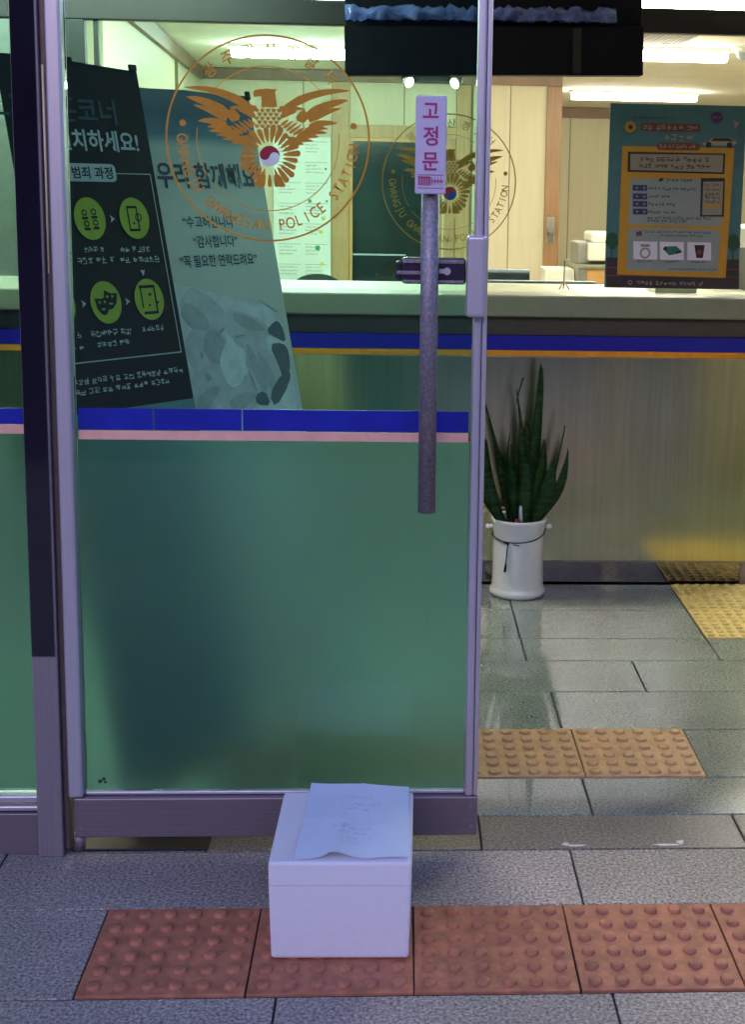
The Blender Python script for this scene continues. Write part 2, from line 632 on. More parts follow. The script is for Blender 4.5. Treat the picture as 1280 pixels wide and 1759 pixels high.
TX = -0.5625                                # left edge of the street warning tiles
TY0, TY1 = 2.242, 2.545
rows = [(TY1, DOOR_Y, joints(-0.825, 0.6035)), (TY0, TY1, [-3.37, -2.77, -2.17, -1.57, -1.16, TX])]
y = TY0
k = 0
while y > -1.2:
    rows.append((y - 0.3, y, joints(0.393 + 0.31 * (k % 2), 0.6)))
    y -= 0.3
    k += 1
slabs(rows, "granite_outside", "pavement")
slabs([(DOOR_Y, 2.945, [-2.2, -1.6, -1.0, -0.406, 0.19, 0.778, 1.38, 2.0])], "granite_threshold", "threshold")
IX = 0.4665
slabs([(2.945, 3.146, joints(0.4565, 0.6, -2.4, 2.6)),
       (3.146, 3.445, [-2.7, -2.1, -1.5, -0.9, -0.4335]), (3.146, 3.445, [0.7665, 1.04, 1.64, 2.24, 2.84]),
       (3.445, 3.723, joints(0.443, 0.6, -2.4, 2.6)), (3.723, 3.984, joints(0.72, 0.6, -2.4, 2.6)),
       (3.984, 4.192, joints(0.9965, 0.6, -2.4, 2.6)), (4.192, 4.49, [-2.605, -2.005, -1.405, -0.805, -0.205, 0.395, 0.995]),
       (4.49, 4.796, [-2.605, -2.005, -1.405, -0.805, -0.205, 0.395, 0.995]), (4.192, 4.796, [1.598, 2.2, 2.8])], "granite_inside", "lobby_floor")
b = MB(wall_frame(0))
b = MB()
random.seed(5)
for cx_, cy_, w_, h_ in ((0.395, 2.795, 0.05, 0.012), (0.60, 2.796, 0.07, 0.01), (0.375, 2.803, 0.018, 0.014), (0.632, 2.81, 0.02, 0.02)):
    P = [(cx_ + w_ / 2 * math.cos(a) * random.uniform(0.55, 1.2), cy_ + h_ / 2 * math.sin(a) * random.uniform(0.5, 1.2)) for a in [2 * math.pi * i / 14 for i in range(14)]]
    b.poly(P, z=0.0009)
struct(b.build("paint_marks", "white_paint"))


def dome_tile(mat, name, n, pitch, rb, rt_, h, sx=1.0, size=0.2965):
    mb = MB()
    mb.box(-size / 2, size / 2, -size / 2, size / 2, -0.004, 0.003, bev=0.001, seg=1)
    for i in range(n):
        for j in range(n):
            cx_ = (i - (n - 1) / 2) * pitch
            cy_ = (j - (n - 1) / 2) * pitch
            mb.lathe((cx_, cy_, 0.003), [(rb, -0.0005), (rb * 0.97, h * 0.35), (rt_ + (rb - rt_) * 0.45, h * 0.8), (rt_, h), (rt_ * 0.5, h * 1.06), (0.0004, h * 1.08)], 18)
    return mb.build(name, mat)


def tile_row(proto, places, labels, cat, group):
    for k, (p, l) in enumerate(zip(places, labels)):
        o = proto if k == 0 else proto.copy()
        if k:
            col.objects.link(o)
        o.location = (p[0], p[1], 0)
        o.rotation_euler = (0, 0, R([0, 0.2, -0.25, 0.15, 0.1, -0.1][k % 6]))
        tag(o, l, cat, group)


p = dome_tile("terracotta_tile", "tactile_tile", 6, 0.0485, 0.0132, 0.0102, 0.0066)
tile_row(p, [(TX + 0.15 + 0.3 * k, (TY0 + TY1) / 2) for k in range(6)],
         ["reddish brown dotted paving tile at the left end of the row outside",
          "reddish brown dotted paving tile lying mostly under the white foam box",
          "reddish brown dotted paving tile whose left edge touches the white foam box",
          "reddish brown dotted paving tile second to the right of the foam box",
          "reddish brown dotted paving tile cut by the right edge of the picture",
          "reddish brown dotted paving tile beyond the picture's right edge outside"], "paving tile", "reddish dotted tiles on the pavement")
p = dome_tile("ochre_tile", "tactile_tile", 6, 0.0495, 0.0155, 0.0135, 0.0062)
tile_row(p, [(IX + 0.15, 3.2955), (IX - 0.15, 3.2955), (IX - 0.45, 3.2955), (IX - 0.75, 3.2955)],
         ["ochre dotted floor tile just inside the doorway, the right end of its row",
          "ochre dotted floor tile inside the doorway, cut off by the glass door's right edge",
          "ochre dotted floor tile blurred behind the frosted film right of the door's middle",
          "ochre dotted floor tile blurred behind the frosted film left of the door's middle"], "floor tile", "ochre dotted tiles inside the door")
p = dome_tile("yellow_tile", "tactile_tile", 8, 0.0368, 0.0118, 0.0098, 0.006)
tile_row(p, [(1.1465, 4.342), (1.1465, 4.641), (1.4465, 4.342), (1.4465, 4.641)],
         ["yellow dotted floor tile before the counter, the one nearer the doorway",
          "yellow dotted floor tile right against the foot of the counter",
          "yellow dotted floor tile beyond the picture's right edge, nearer the doorway",
          "yellow dotted floor tile beyond the picture's right edge, against the counter"], "floor tile", "yellow dotted tiles before the counter")

# ------------------------------------------------------------------ building shell around the doorway
t = thing("building_front", "grey stone front of the building framing the glass entrance", "building", (0, 2.9, 0))
b = MB(); b.box(-4.5, -1.5, 2.72, 2.95, 0, 3.6, bev=0.004); b.build("wall", "building_stone", t)
b = MB(); b.box(1.5, 4.5, 2.72, 2.95, 0, 3.6, bev=0.004); b.build("wall", "building_stone", t)
b = MB(); b.box(-1.498, 1.498, 2.72, 2.95, 2.42, 3.6, bev=0.004); b.build("lintel", "building_stone", t)
b = MB(); b.box(-1.498, 1.498, 2.755, 2.85, 2.30, 2.418, bev=0.003); b.build("door_head", "jamb_metal", t)

t = thing("sky_blocker", "dark plain block added behind the viewer to keep sky out of the glass reflections", "building", (0, -32, 0))
b = MB(); b.box(-60, 60, -42, -32, 0, 12.5); b.build("wall", "blocker_dark", t)  # added out of view so the door glass mirrors something dark, not low sky

# door jamb
t = thing("door_jamb", "dark metal door post with glossy black upper film, left of the door", "door post", (-0.729, 2.80, 0))
b = MB(); b.box(-0.7555, -0.7030, 2.762, 2.86, 0.0, 2.298, bev=0.002); b.build("post", "jamb_metal", t)
b = MB(); b.box(-0.7535, -0.7075, 2.7585, 2.7615, 0.446, 2.298); b.build("dark_film", "jamb_dark_film", t)
b = MB(); b.box(-0.7028, -0.6912, 2.775, 2.84, 0.012, 2.298, bev=0.002); b.build("door_stop", "brown_steel", t)
b = MB(); b.cyl((-0.6975, 2.7735, 1.235), (-0.6975, 2.7735, 1.64), 0.0024, 12); b.build("glint_strip", "glint_gold", t)  # painted glint: warm indoor light on the polished edge, as a pale strip

# right door post, outside the picture
t = thing("door_post", "metal door post at the far right of the open doorway", "door post", (1.10, 2.8, 0))
b = MB(); b.box(1.07, 1.13, 2.762, 2.86, 0.0, 2.298, bev=0.002); b.build("post", "jamb_metal", t)
b = MB(); b.box(1.132, 1.496, 2.796, 2.806, 0.02, 2.298); b.build("glass_pane", "acrylic", t)

# fixed glass panel left of the jamb
t = thing("fixed_glass_panel", "fixed green glass panel left of the door post, lower part frosted", "glass panel", (-1.1, 2.8, 0))
b = MB(); b.box(-1.495, -0.757, 2.796, 2.806, 0.12, 2.298); b.build("glass_pane", "door_glass", t)
b = MB(); b.box(-1.494, -0.758, 2.8075, 2.8095, 0.135, 0.907); b.build("frosted_film", "frosted_film", t)
b = MB(); b.box(-1.494, -0.758, 2.7915, 2.7945, 0.929, 0.961); b.build("blue_tape", "blue_tape", t)
b = MB(); b.box(-1.494, -0.758, 2.792, 2.7945, 0.908, 0.9275); b.build("pink_tape", "pink_tape", t)
b = MB(); b.box(-1.495, -0.757, 2.775, 2.835, 0.0, 0.092, bev=0.002); b.build("bottom_rail", "grey_aluminium", t)
b = MB(); b.box(-1.495, -0.757, 2.783, 2.825, 0.094, 0.105, bev=0.003); b.box(-1.495, -0.757, 2.787, 2.82, 0.112, 0.126, bev=0.003); b.build("glazing_bead", "pale_aluminium", t)

# ------------------------------------------------------------------ emblem
EM = 0.2 / 550


def emblem(mb_ring, mb_text, mb_bird, mb_red, mb_low, cx_, cy_, R_):
    s = R_ / 550

    def P(x, y):                            # drawing units, y downwards, centre 640, 666
        return (cx_ + (x - 640) * s, cy_ - (y - 666) * s)
    c = (cx_, cy_)
    mb_ring.ring(c, 541 * s, 551 * s, 128)
    mb_ring.ring(c, 381 * s, 386 * s, 96, a0=R(42), a1=R(138))
    mb_ring.ring(c, 381 * s, 386 * s, 96, a0=R(172), a1=R(212))
    mb_ring.ring(c, 381 * s, 386 * s, 96, a0=R(218), a1=R(366))
    for x in (182, 1102):
        mb_ring.disc(P(x, 588), 17 * s)
    word = "GWANGJU GWANGSAN POLICE STATION"
    for i, ch in enumerate(word):
        if ch == ' ':
            continue
        a = R(180 + 175 * i / (len(word) - 1))
        mb_text.text(ch, 84 * s, (cx_ + 462 * s * math.cos(a), cy_ + 462 * s * math.sin(a)), rot=a + math.pi / 2, bold=0.012, sx=0.78)
    for i, ch in enumerate("광주광산경찰서"):
        a = R(131 - 85 * i / 6)
        mb_text.text(ch, 82 * s, (cx_ + 474 * s * math.cos(a), cy_ + 474 * s * math.sin(a)), rot=a - math.pi / 2, bold=0.008)
    # head with hooked beak
    mb_bird.poly([P(*q) for q in [(560, 424), (566, 412), (584, 404), (612, 402), (632, 397), (662, 401), (692, 398), (686, 408), (678, 414), (682, 440), (690, 492), (666, 500), (640, 496), (612, 500), (604, 496), (606, 462), (603, 440), (588, 441), (572, 446), (563, 440)]])
    # breast scales
    for r_ in range(5):
        n_ = 5 if r_ % 2 == 0 else 4
        for q in range(n_):
            x = 640 + (q - (n_ - 1) / 2) * 30
            y_ = 516 + r_ * 21
            mb_bird.poly([P(x - 12.5, y_ - 9), P(x, y_ - 13), P(x + 12.5, y_ - 9), P(x + 11, y_ + 2), P(x, y_ + 11), P(x - 11, y_ + 2)])
    for sg in (-1, 1):
        def Q(x, y):
            return P(640 + sg * (x - 640), y)
        F = [((700, 500), (846, 502), 22, 0), ((712, 516), (1088, 402), 36, -34), ((838, 548), (1078, 450), 40, -16), ((862, 566), (1040, 492), 26, -8), ((862, 596), (1016, 576), 30, -10), ((838, 616), (966, 606), 24, -8),
             ((800, 640), (960, 628), 26, -9), ((790, 660), (920, 650), 24, -8), ((772, 676), (886, 672), 22, -6), ((752, 690), (838, 690), 20, -4),
             ((708, 548), (800, 516), 24, -6), ((812, 572), (838, 506), 46, 0), ((712, 590), (752, 560), 14, 0), ((724, 606), (776, 566), 14, 0), ((740, 620), (800, 572), 14, 0),
             ((756, 632), (822, 584), 14, 0), ((776, 640), (842, 596), 14, 0), ((796, 648), (862, 606), 12, 0), ((740, 650), (800, 690), 16, 0), ((760, 656), (820, 668), 14, 0)]
        for (p0, p1, w_, bd) in F:
            mb_bird.blade(Q(*p0), Q(*p1), w_ * s * 1.45, bd * s * sg * -1, blunt=0.35)
    # rose of petals round the taegeuk
    fx, fy = 648, 756
    for k_ in range(22):
        a = R(90 + (k_ - 10.5) * 15.2)
        big = k_ % 4 in (1, 2)
        r1_ = 158 if big else 146
        if k_ in (0, 21):
            r1_ = 168
        w_ = 37 if big else 31
        mb_bird.blade(P(fx + r1_ * math.cos(a), fy - r1_ * math.sin(a)), P(fx + 70 * math.cos(a), fy - 70 * math.sin(a)), w_ * s, 0, blunt=0.25)
        mb_bird.disc(P(fx + (r1_ - 6) * math.cos(a), fy - (r1_ - 6) * math.sin(a)), w_ * 0.46 * s, n=14)
    for x in (-58, -30, 0, 30, 58):
        mb_bird.blade(P(fx + x * 1.25, 914), P(fx + x * 0.8, 852), 26 * s, 0, blunt=0.3)
        mb_bird.disc(P(fx + x * 1.25, 910), 12 * s, n=14)
    # taegeuk
    rr = 55
    th = R(-14)

    def T(x, y):
        return P(fx + x * math.cos(th) - y * math.sin(th), fy - (x * math.sin(th) + y * math.cos(th)))
    S = [T(rr / 2 + rr / 2 * math.cos(R(180 * i / 12)), rr / 2 * math.sin(R(180 * i / 12))) for i in range(1, 13)]
    S += [T(-rr / 2 + rr / 2 * math.cos(R(-180 * i / 12)), rr / 2 * math.sin(R(-180 * i / 12))) for i in range(1, 12)]
    mb_red.poly([T(rr * math.cos(R(180 - 180 * i / 24)), rr * math.sin(R(180 - 180 * i / 24))) for i in range(25)] + S, z=0.0005)
    mb_low.disc(P(fx, fy), rr * s, n=48, z=0.0003)


# ------------------------------------------------------------------ the glass door
t = thing("glass_door", "green tinted glass door with gold police emblem and frosted lower half", "door", (-0.66, 2.80, 0.04))
b = MB(); b.box(-0.6905, -0.659, 2.764, 2.812, 0.131, 2.296, bev=0.006, seg=3); b.build("door_stile", "pale_aluminium", t)
b = MB(); b.box(0.1495, 0.1665, 2.764, 2.812, 0.131, 2.296, bev=0.005, seg=3); b.box(0.1675, 0.1775, 2.768, 2.812, 0.131, 2.296, bev=0.003); b.build("door_stile", "pale_aluminium", t)
b = MB(); b.box(-0.679, 0.1775, 2.766, 2.810, 0.041, 0.1295, bev=0.003); b.build("bottom_rail", "grey_aluminium", t)
b = MB(); b.box(-0.657, 0.148, 2.780, 2.789, 0.131, 0.1385, bev=0.002); b.build("glazing_bead", "pale_aluminium", t)
b = MB(); b.box(-0.690, 0.1775, 2.766, 2.810, 2.2965, 2.2995); b.build("top_edge", "grey_aluminium", t)
b = MB(); b.box(-0.6585, 0.149, 2.790, 2.800, 0.131, 2.296); b.build("glass_pane", "door_glass", t)
b = MB(); b.box(-0.658, 0.1485, 2.8015, 2.8035, 0.133, 0.8975); b.build("frosted_film", "frosted_film", t)
for xa, xb in ((-0.652, -0.5015), (-0.4985, -0.3215), (-0.3185, 0.1445)):
    b = MB(); b.box(xa, xb, 2.7875, 2.7895, 0.9195, 0.9635); b.build("blue_tape", "blue_tape", t)
b = MB(); b.box(-0.652, 0.1445, 2.788, 2.7895, 0.8985, 0.9175); b.build("pink_tape", "pink_tape", t)
W = wall_frame(2.7890)
mr, mt, mbd, mrd, ml = MB(W), MB(W), MB(W), MB(W), MB(W)
emblem(mr, mt, mbd, mrd, ml, -0.264, 1.507, 0.2015)
er = mr.build("emblem", "gold_vinyl", t)
sub(mt, "emblem_lettering", "gold_vinyl", er)
sub(mbd, "emblem_eagle", "gold_vinyl", er)
sub(mrd, "emblem_red_swirl", "red_vinyl", er)
sub(ml, "emblem_pale_swirl", "silver_vinyl", er)
# pull bar
b = MB()
b.cyl((0.0585, 2.722, 0.7665), (0.0585, 2.722, 1.575), 0.0178, 32)
b.build("pull_bar", "dark_chrome", t)
for z in (0.86, 1.49):
    b = MB(); b.cyl((0.0585, 2.722, z), (0.0585, 2.789, z), 0.009, 16); b.build("bar_standoff", "dark_chrome", t)
b = MB(); b.box(0.0275, 0.087, 2.688, 2.7015, 1.4055, 1.592, bev=0.003); lab = b.build("door_label", "label_white", t)
b = MB(wall_frame(2.6872))
for z, ch in ((1.564, "고"), (1.516, "정"), (1.468, "문")):
    b.text(ch, 0.039, (0.0565, z), bold=0.02, sx=0.92)
b.rect(0.032, 0.0825, 1.4415, 1.4428)
b.rect(0.032, 0.0825, 1.4165, 1.4178)
for k_ in range(8):
    b.rect(0.0335 + k_ * 0.0032, 0.0355 + k_ * 0.0032, 1.422, 1.4385)
b.rect(0.0325, 0.056, 1.4365, 1.4392)
for k_ in range(4):
    b.ring((0.0622 + k_ * 0.0057, 1.4305), 0.0014, 0.0027, 12)
    b.rect(0.0598 + k_ * 0.0057, 0.0606 + k_ * 0.0057, 1.4225, 1.4385)
sub(b, "label_lettering", "magenta_print", lab)
# lock
b = MB(); b.box(0.1325, 0.1715, 2.728, 2.7635, 1.163, 1.326, bev=0.007, seg=4); b.build("lock_cover", "pale_aluminium", t)
b = MB()
b.box(0.004, 0.1318, 2.748, 2.789, 1.227, 1.2795, bev=0.006, seg=3)
b.box(-0.008, 0.003, 2.753, 2.789, 1.233, 1.272, bev=0.004, seg=2)
lk = b.build("lock_body", "lock_metal", t)
b = MB(); b.box(0.006, 0.128, 2.7445, 2.7478, 1.2685, 1.2765, bev=0.0013); b.box(0.006, 0.128, 2.7445, 2.7478, 1.2295, 1.2355, bev=0.0013); b.box(-0.006, 0.05, 2.7435, 2.7478, 1.246, 1.2535, bev=0.001)
sub(b, "lock_trim", "dark_chrome", lk)
b = MB(); b.cyl((0.094, 2.7479, 1.2535), (0.094, 2.744, 1.2535), 0.0075, 20); b.box(0.078, 0.092, 2.7445, 2.7478, 1.249, 1.258); b.build("keyhole", "pale_aluminium", t)
b = MB(); b.cyl((-0.6745, 2.79, 0.004), (-0.6745, 2.79, 0.041), 0.012, 16); b.build("pivot", "dark_chrome", t)

b = MB(wall_frame(2.7894))
b.disc((-0.628, 0.158), 0.0045, n=16); b.disc((-0.620, 0.163), 0.004, n=16); b.disc((-0.617, 0.156), 0.003, n=14)
b.build("film_mark", "screen_dark", t)
for x in (-0.665, 0.164):
    for z in (0.062, 0.108):
        b = MB(); b.cyl((x, 2.7661, z), (x, 2.7652, z), 0.0042, 16); b.box(x - 0.0032, x + 0.0032, 2.7646, 2.7651, z - 0.0006, z + 0.0006); b.build("screw", "dark_chrome", t)

o = MB()
o.box(-0.692, -0.404, 2.783, 2.848, 0.0005, 0.007, bev=0.002)
tag(o.build("floor_hinge_cover", "header_brown"), "flat metal hinge plate let into the ground under the door's left corner", "hinge plate")

# ------------------------------------------------------------------ foam box and paper
t = thing("foam_box", "white foam box with a sheet of paper on it, standing before the door", "box", (-0.096, 2.5, 0.008))
rb = Matrix.Translation((-0.0965, 2.494, 0.0065)) @ Matrix.Rotation(R(-1.0), 4, 'Z')


def taper_box(hx0, hx1, hy0, hy1, z0, z1, bev, seam):
    mb = MB(rb)
    b2 = bmesh.new()
    bmesh.ops.create_cube(b2, size=1)
    for v in b2.verts:
        f = v.co.z > 0
        v.co = Vector((v.co.x * 2 * (hx1 if f else hx0), v.co.y * 2 * (hy1 if f else hy0), z1 if f else z0))
    at_seam = [e for e in b2.edges if all(abs(v.co.z - seam) < 1e-4 for v in e.verts)]
    bmesh.ops.bevel(b2, geom=[e for e in b2.edges if e not in at_seam], offset=bev, segments=4, profile=0.5, affect='EDGES')
    mb._take(b2, 0)
    return mb


taper_box(0.1275, 0.1311, 0.145, 0.1488, 0, 0.1472, 0.0065, 0.1472).build("box_body", "foam", t, smooth=False)
taper_box(0.1311, 0.1315, 0.1488, 0.149, 0.1484, 0.193, 0.0060, 0.1484).build("box_lid", "foam", t)
NX, NY = 26, 30
b2 = bmesh.new()
gridv = []
for j in range(NY + 1):
    rowv = []
    v_ = j / NY
    for i in range(NX + 1):
        u_ = i / NX
        x = -0.184 + 0.212 * u_ + 0.012 * v_ * (1 - u_)
        yy = 2.353 + 0.306 * v_ + 0.012 * (1 - u_) * v_
        front = (1 - v_) ** 1.5
        lift = 0.0135 * math.exp(-((u_ - 0.36) / 0.13) ** 2) * front + 0.004 * math.exp(-((u_ - 0.86) / 0.2) ** 2) * front
        z = 0.2030 + lift + 0.0016 * math.sin(7 * u_ + 4 * v_) * (0.3 + v_) * 0.6
        z += 0.0022 * math.exp(-((u_ - 0.3 - 0.25 * v_) / 0.02) ** 2) + 0.0016 * math.exp(-((v_ - 0.55 + 0.2 * u_) / 0.025) ** 2) + 0.0018 * math.sin(11 * u_ - 5 * v_ + 1.3) * math.sin(3 * v_)
        z += 0.004 * max(0, v_ - 0.86) / 0.14 * (1 - u_)
        if v_ < 0.04 and (u_ < 0.28 or 0.5 < u_):
            z -= 0.0006
        rowv.append((x, yy, z))
    gridv.append(rowv)
mb = MB()
vs = [[b2.verts.new(q) for q in rw] for rw in gridv]
for j in range(NY):
    for i in range(NX):
        f = b2.faces.new((vs[j][i], vs[j][i + 1], vs[j + 1][i + 1], vs[j + 1][i]))
        f.smooth = True
mb._take(b2, 0)
pp = tag(mb.build("paper_sheet", "paper"), "pale blue sheet of paper with faint print, lying on the foam box", "paper")


def paper_pt(u_, v_):
    i, j = min(NX - 1, int(u_ * NX)), min(NY - 1, int(v_ * NY))
    return gridv[j][i]


mb = MB()
random.seed(3)
for v0, ua, ub in ((0.80, 0.42, 0.66), (0.73, 0.38, 0.7), (0.66, 0.40, 0.62), (0.42, 0.30, 0.46), (0.38, 0.34, 0.7), (0.32, 0.36, 0.62), (0.26, 0.42, 0.66), (0.18, 0.4, 0.58)):
    u_ = ua
    while u_ < ub:
        w_ = random.uniform(0.015, 0.035)
        q = paper_pt(u_, v0)
        h_ = random.uniform(0.0016, 0.004)
        mb.poly([(q[0], q[1], q[2] + 0.0007), (q[0] + w_ * 0.2, q[1], q[2] + 0.0007), (q[0] + w_ * 0.2, q[1] + h_, q[2] + 0.0007), (q[0], q[1] + h_, q[2] + 0.0007)])
        u_ += w_ + random.uniform(0.006, 0.03)
mb.build("print", "grey_print", pp)

# ------------------------------------------------------------------ potted plant
PC = (0.427, 4.688, 0.0)
t = thing("potted_plant", "tall dark snake plant in a white pot by the counter", "plant", PC)
mb = MB()
mb.lathe(PC, [(0.001, 0.002), (0.094, 0.002), (0.099, 0.008), (0.1, 0.018), (0.095, 0.026), (0.0915, 0.034), (0.090, 0.06), (0.0895, 0.2), (0.0905, 0.232), (0.0935, 0.24), (0.0945, 0.262), (0.0975, 0.268), (0.0975, 0.276), (0.094, 0.279), (0.089, 0.276), (0.086, 0.268), (0.085, 0.25), (0.085, 0.24)], 64)
mb.build("pot", "pot_white", t)
for sg in (-1, 1):
    mb = MB()
    mb.cyl((PC[0] + sg * 0.090, PC[1], 0.243), (PC[0] + sg * 0.107, PC[1], 0.243), 0.0075, 16, 0.006)
    mb.lathe((PC[0] + sg * 0.110, PC[1], 0.243), [(0.0002, -0.009), (0.006, -0.007), (0.0095, 0), (0.006, 0.007), (0.0002, 0.009)], 16)
    mb.build("knob", "pot_white", t)
mb = MB()
pts = []
for i in range(29):
    a = R(-176 + 172 * i / 28)
    sag = 0.045 * (1 - ((i - 11) / 17) ** 2) if abs(i - 11) < 17 else 0
    pts.append((PC[0] + 0.0945 * math.cos(a), PC[1] + 0.0945 * math.sin(a), 0.240 - max(0, sag) * 0.75))
mb.tube(pts, 0.0022)
ax, ay = PC[0] + 0.093 * math.cos(R(-118)), PC[1] + 0.093 * math.sin(R(-118))
mb.tube([(ax, ay, 0.205), (ax - 0.003, ay - 0.001, 0.17), (ax - 0.006, ay - 0.0, 0.13)], 0.0022)
mb.cyl((ax - 0.006, ay, 0.13), (ax - 0.009, ay, 0.10), 0.0035, 8, 0.0045)
mb.cyl((ax - 0.016, ay, 0.208), (ax + 0.004, ay - 0.002, 0.200), 0.004, 8)
mb.cyl((ax + 0.018, ay - 0.004, 0.199), (ax + 0.04, ay - 0.009, 0.195), 0.0018, 8)
mb.build("cord", "cord_black", t)
mb = MB(); mb.lathe((PC[0], PC[1], 0.252), [(0.086, 0), (0.04, 0.004), (0.0005, 0.006)], 32); mb.build("soil", "soil", t)
random.seed(21)


def leaf(base, tip, w_, bend, turn, n=26, tp=0.5, pw=1.7):
    base, tip = Vector(base), Vector(tip)
    b2 = bmesh.new()
    d = tip - base
    rows_ = []
    for i in range(n + 1):
        s_ = i / n
        c = base + d * s_ + Vector(bend) * (4 * s_ * (1 - s_))
        wd = w_ * (0.5 + 0.5 * min(1, s_ / 0.42)) * math.sqrt(max(0, 1 - max(0, (s_ - tp) / (1 - tp)) ** 2)) ** pw + 0.0006
        a = turn + s_ * 0.7
        side = Vector((math.cos(a), math.sin(a), 0))
        nr = Vector((-math.sin(a), math.cos(a), 0))
        wav = 0.003 * math.sin(9 * s_ + turn * 3)
        rows_.append([b2.verts.new(c - side * wd / 2 - nr * (0.16 * wd + wav)), b2.verts.new(c - side * wd / 4 - nr * 0.03 * wd), b2.verts.new(c + nr * 0.03 * wd), b2.verts.new(c + side * wd / 4 - nr * 0.03 * wd), b2.verts.new(c + side * wd / 2 - nr * (0.16 * wd - wav))])
    for A, B in zip(rows_, rows_[1:]):
        for q in range(4):
            b2.faces.new((A[q], A[q + 1], B[q + 1], B[q])).smooth = True
    bmesh.ops.solidify(b2, geom=list(b2.faces), thickness=0.003)
    mb = MB()
    mb._take(b2, 0)
    return mb


LV = [((0.448, 4.69), (0.486, 4.66, 0.826), 0.046, (0.006, 0, 0.0), 0.1, 0.8, 1.0), ((0.425, 4.665), (0.402, 4.64, 0.742), 0.046, (0.014, 0, 0), 0.25, 0.35, 1.6), ((0.398, 4.67), (0.424, 4.62, 0.782), 0.017, (-0.034, 0, 0), 0.6, 0.5, 1.6),
      ((0.395, 4.70), (0.288, 4.68, 0.712), 0.040, (0.006, 0, 0), 0.5, 0.5, 1.6), ((0.46, 4.67), (0.572, 4.62, 0.618), 0.036, (0.012, 0, -0.01), 0.4, 0.45, 1.7), ((0.472, 4.69), (0.590, 4.66, 0.536), 0.044, (0.022, 0, -0.025), -0.1, 0.5, 1.6),
      ((0.38, 4.66), (0.297, 4.60, 0.575), 0.072, (-0.034, 0, -0.01), 0.2, 0.62, 1.3), ((0.375, 4.69), (0.262, 4.69, 0.545), 0.052, (-0.024, 0, -0.01), 0.0, 0.55, 1.5), ((0.412, 4.65), (0.383, 4.58, 0.558), 0.052, (-0.006, 0, 0), 0.3, 0.55, 1.5),
      ((0.438, 4.645), (0.434, 4.58, 0.515), 0.056, (0.003, 0, 0), -0.15, 0.6, 1.4), ((0.458, 4.66), (0.497, 4.60, 0.575), 0.060, (0.006, 0, 0), 0.15, 0.6, 1.4), ((0.462, 4.645), (0.525, 4.57, 0.50), 0.060, (0.012, 0, 0), -0.3, 0.6, 1.4),
      ((0.43, 4.72), (0.455, 4.755, 0.60), 0.054, (0, 0.01, 0), 0.2, 0.55, 1.5)]
for (bx_, by_), tp_, w_, bd_, tn_, tq_, pw_ in LV:
    leaf((bx_, by_, 0.245), tp_, w_ * 0.86, bd_, tn_, tp=tq_, pw=pw_).build("leaf", "snake_leaf", t)
mb = MB(); mb.cyl((0.428, 4.625, 0.27), (0.424, 4.605, 0.335), 0.008, 12, 0.005); mb.build("plant_tag", "tag_white", t)
mb = MB(); mb.cyl((0.412, 4.61, 0.268), (0.412, 4.606, 0.288), 0.007, 12, 0.005); mb.build("tag_bead", "tag_red", t)

# ------------------------------------------------------------------ counter
CY = 4.80
t = thing("reception_counter", "long steel fronted reception counter with blue and orange stripes", "counter", (0, 5.0, 0))
XL, XR = -1.40, 1.30
mb = MB(); mb.box(XL - 0.55, XR + 0.02, CY - 0.01, 5.42, 0.972, 1.048, bev=0.006); mb.box(XL - 0.55, XL + 0.01, 3.75, CY - 0.0105, 0.972, 1.048, bev=0.006); mb.build("worktop", "counter_top", t)
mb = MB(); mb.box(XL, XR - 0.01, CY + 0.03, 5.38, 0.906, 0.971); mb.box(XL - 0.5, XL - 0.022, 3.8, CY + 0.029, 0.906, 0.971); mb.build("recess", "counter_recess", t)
mb = MB(); mb.box(XL, XR, CY, 5.38, 0.087, 0.832, bev=0.002); mb.box(XL - 0.5, XL - 0.001, 3.78, CY + 0.3, 0.087, 0.832, bev=0.002); mb.build("steel_panel", "brushed_steel", t)
mb = MB(); mb.box(XL, XR, CY - 0.002, 5.38, 0.855, 0.905); mb.box(XL - 0.5, XL - 0.001, 3.779, CY + 0.3, 0.855, 0.905); mb.build("blue_stripe", "counter_blue", t)
mb = MB(); mb.box(XL, XR, CY - 0.0015, 5.38, 0.833, 0.854); mb.box(XL - 0.5, XL - 0.001, 3.779, CY + 0.3, 0.833, 0.854); mb.build("orange_stripe", "counter_orange", t)
mb = MB(); mb.box(XL - 0.45, XR - 0.045, CY + 0.012, 5.36, 0.0, 0.085); mb.build("kick_plate", "kick_mirror", t)
mb = MB(); mb.box(XL, XR, CY + 0.001, CY + 0.011, 0.082, 0.0865); mb.box(XR - 0.043, XR - 0.02, CY + 0.008, 5.36, 0.0, 0.079); mb.build("kick_trim", "grey_aluminium", t)

# screen above the counter
t = thing("counter_screen", "clear screen with a second gold emblem above the counter, under a dark header", "screen", (0.1, 4.95, 1.048))
mb = MB(); mb.box(-1.40, 1.66, 4.93, 4.985, 1.966, 2.05, bev=0.003); mb.build("header", "header_brown", t)
mb = MB(); mb.box(-1.24, -1.095, 4.932, 4.98, 1.049, 1.965, bev=0.003); mb.build("post", "dark_frame", t)
mb = MB(); mb.box(-1.066, -1.05, 4.94, 4.975, 1.049, 1.965, bev=0.002); mb.build("post", "dark_frame", t)
mb = MB(); mb.box(1.27, 1.305, 4.94, 4.975, 1.049, 1.965, bev=0.002); mb.build("post", "pale_aluminium", t)
mb = MB(); mb.box(-1.049, 1.269, 4.955, 4.961, 1.049, 1.965); mb.build("glass_pane", "acrylic", t)
W = wall_frame(4.9535)
mr, mt, mbd, mrd, ml = MB(W), MB(W), MB(W), MB(W), MB(W)
emblem(mr, mt, mbd, mrd, ml, 0.172, 1.435, 0.2395)
er = mr.build("emblem", "gold_inside", t)
sub(mt, "emblem_lettering", "gold_inside", er)
sub(mbd, "emblem_eagle", "gold_inside", er)
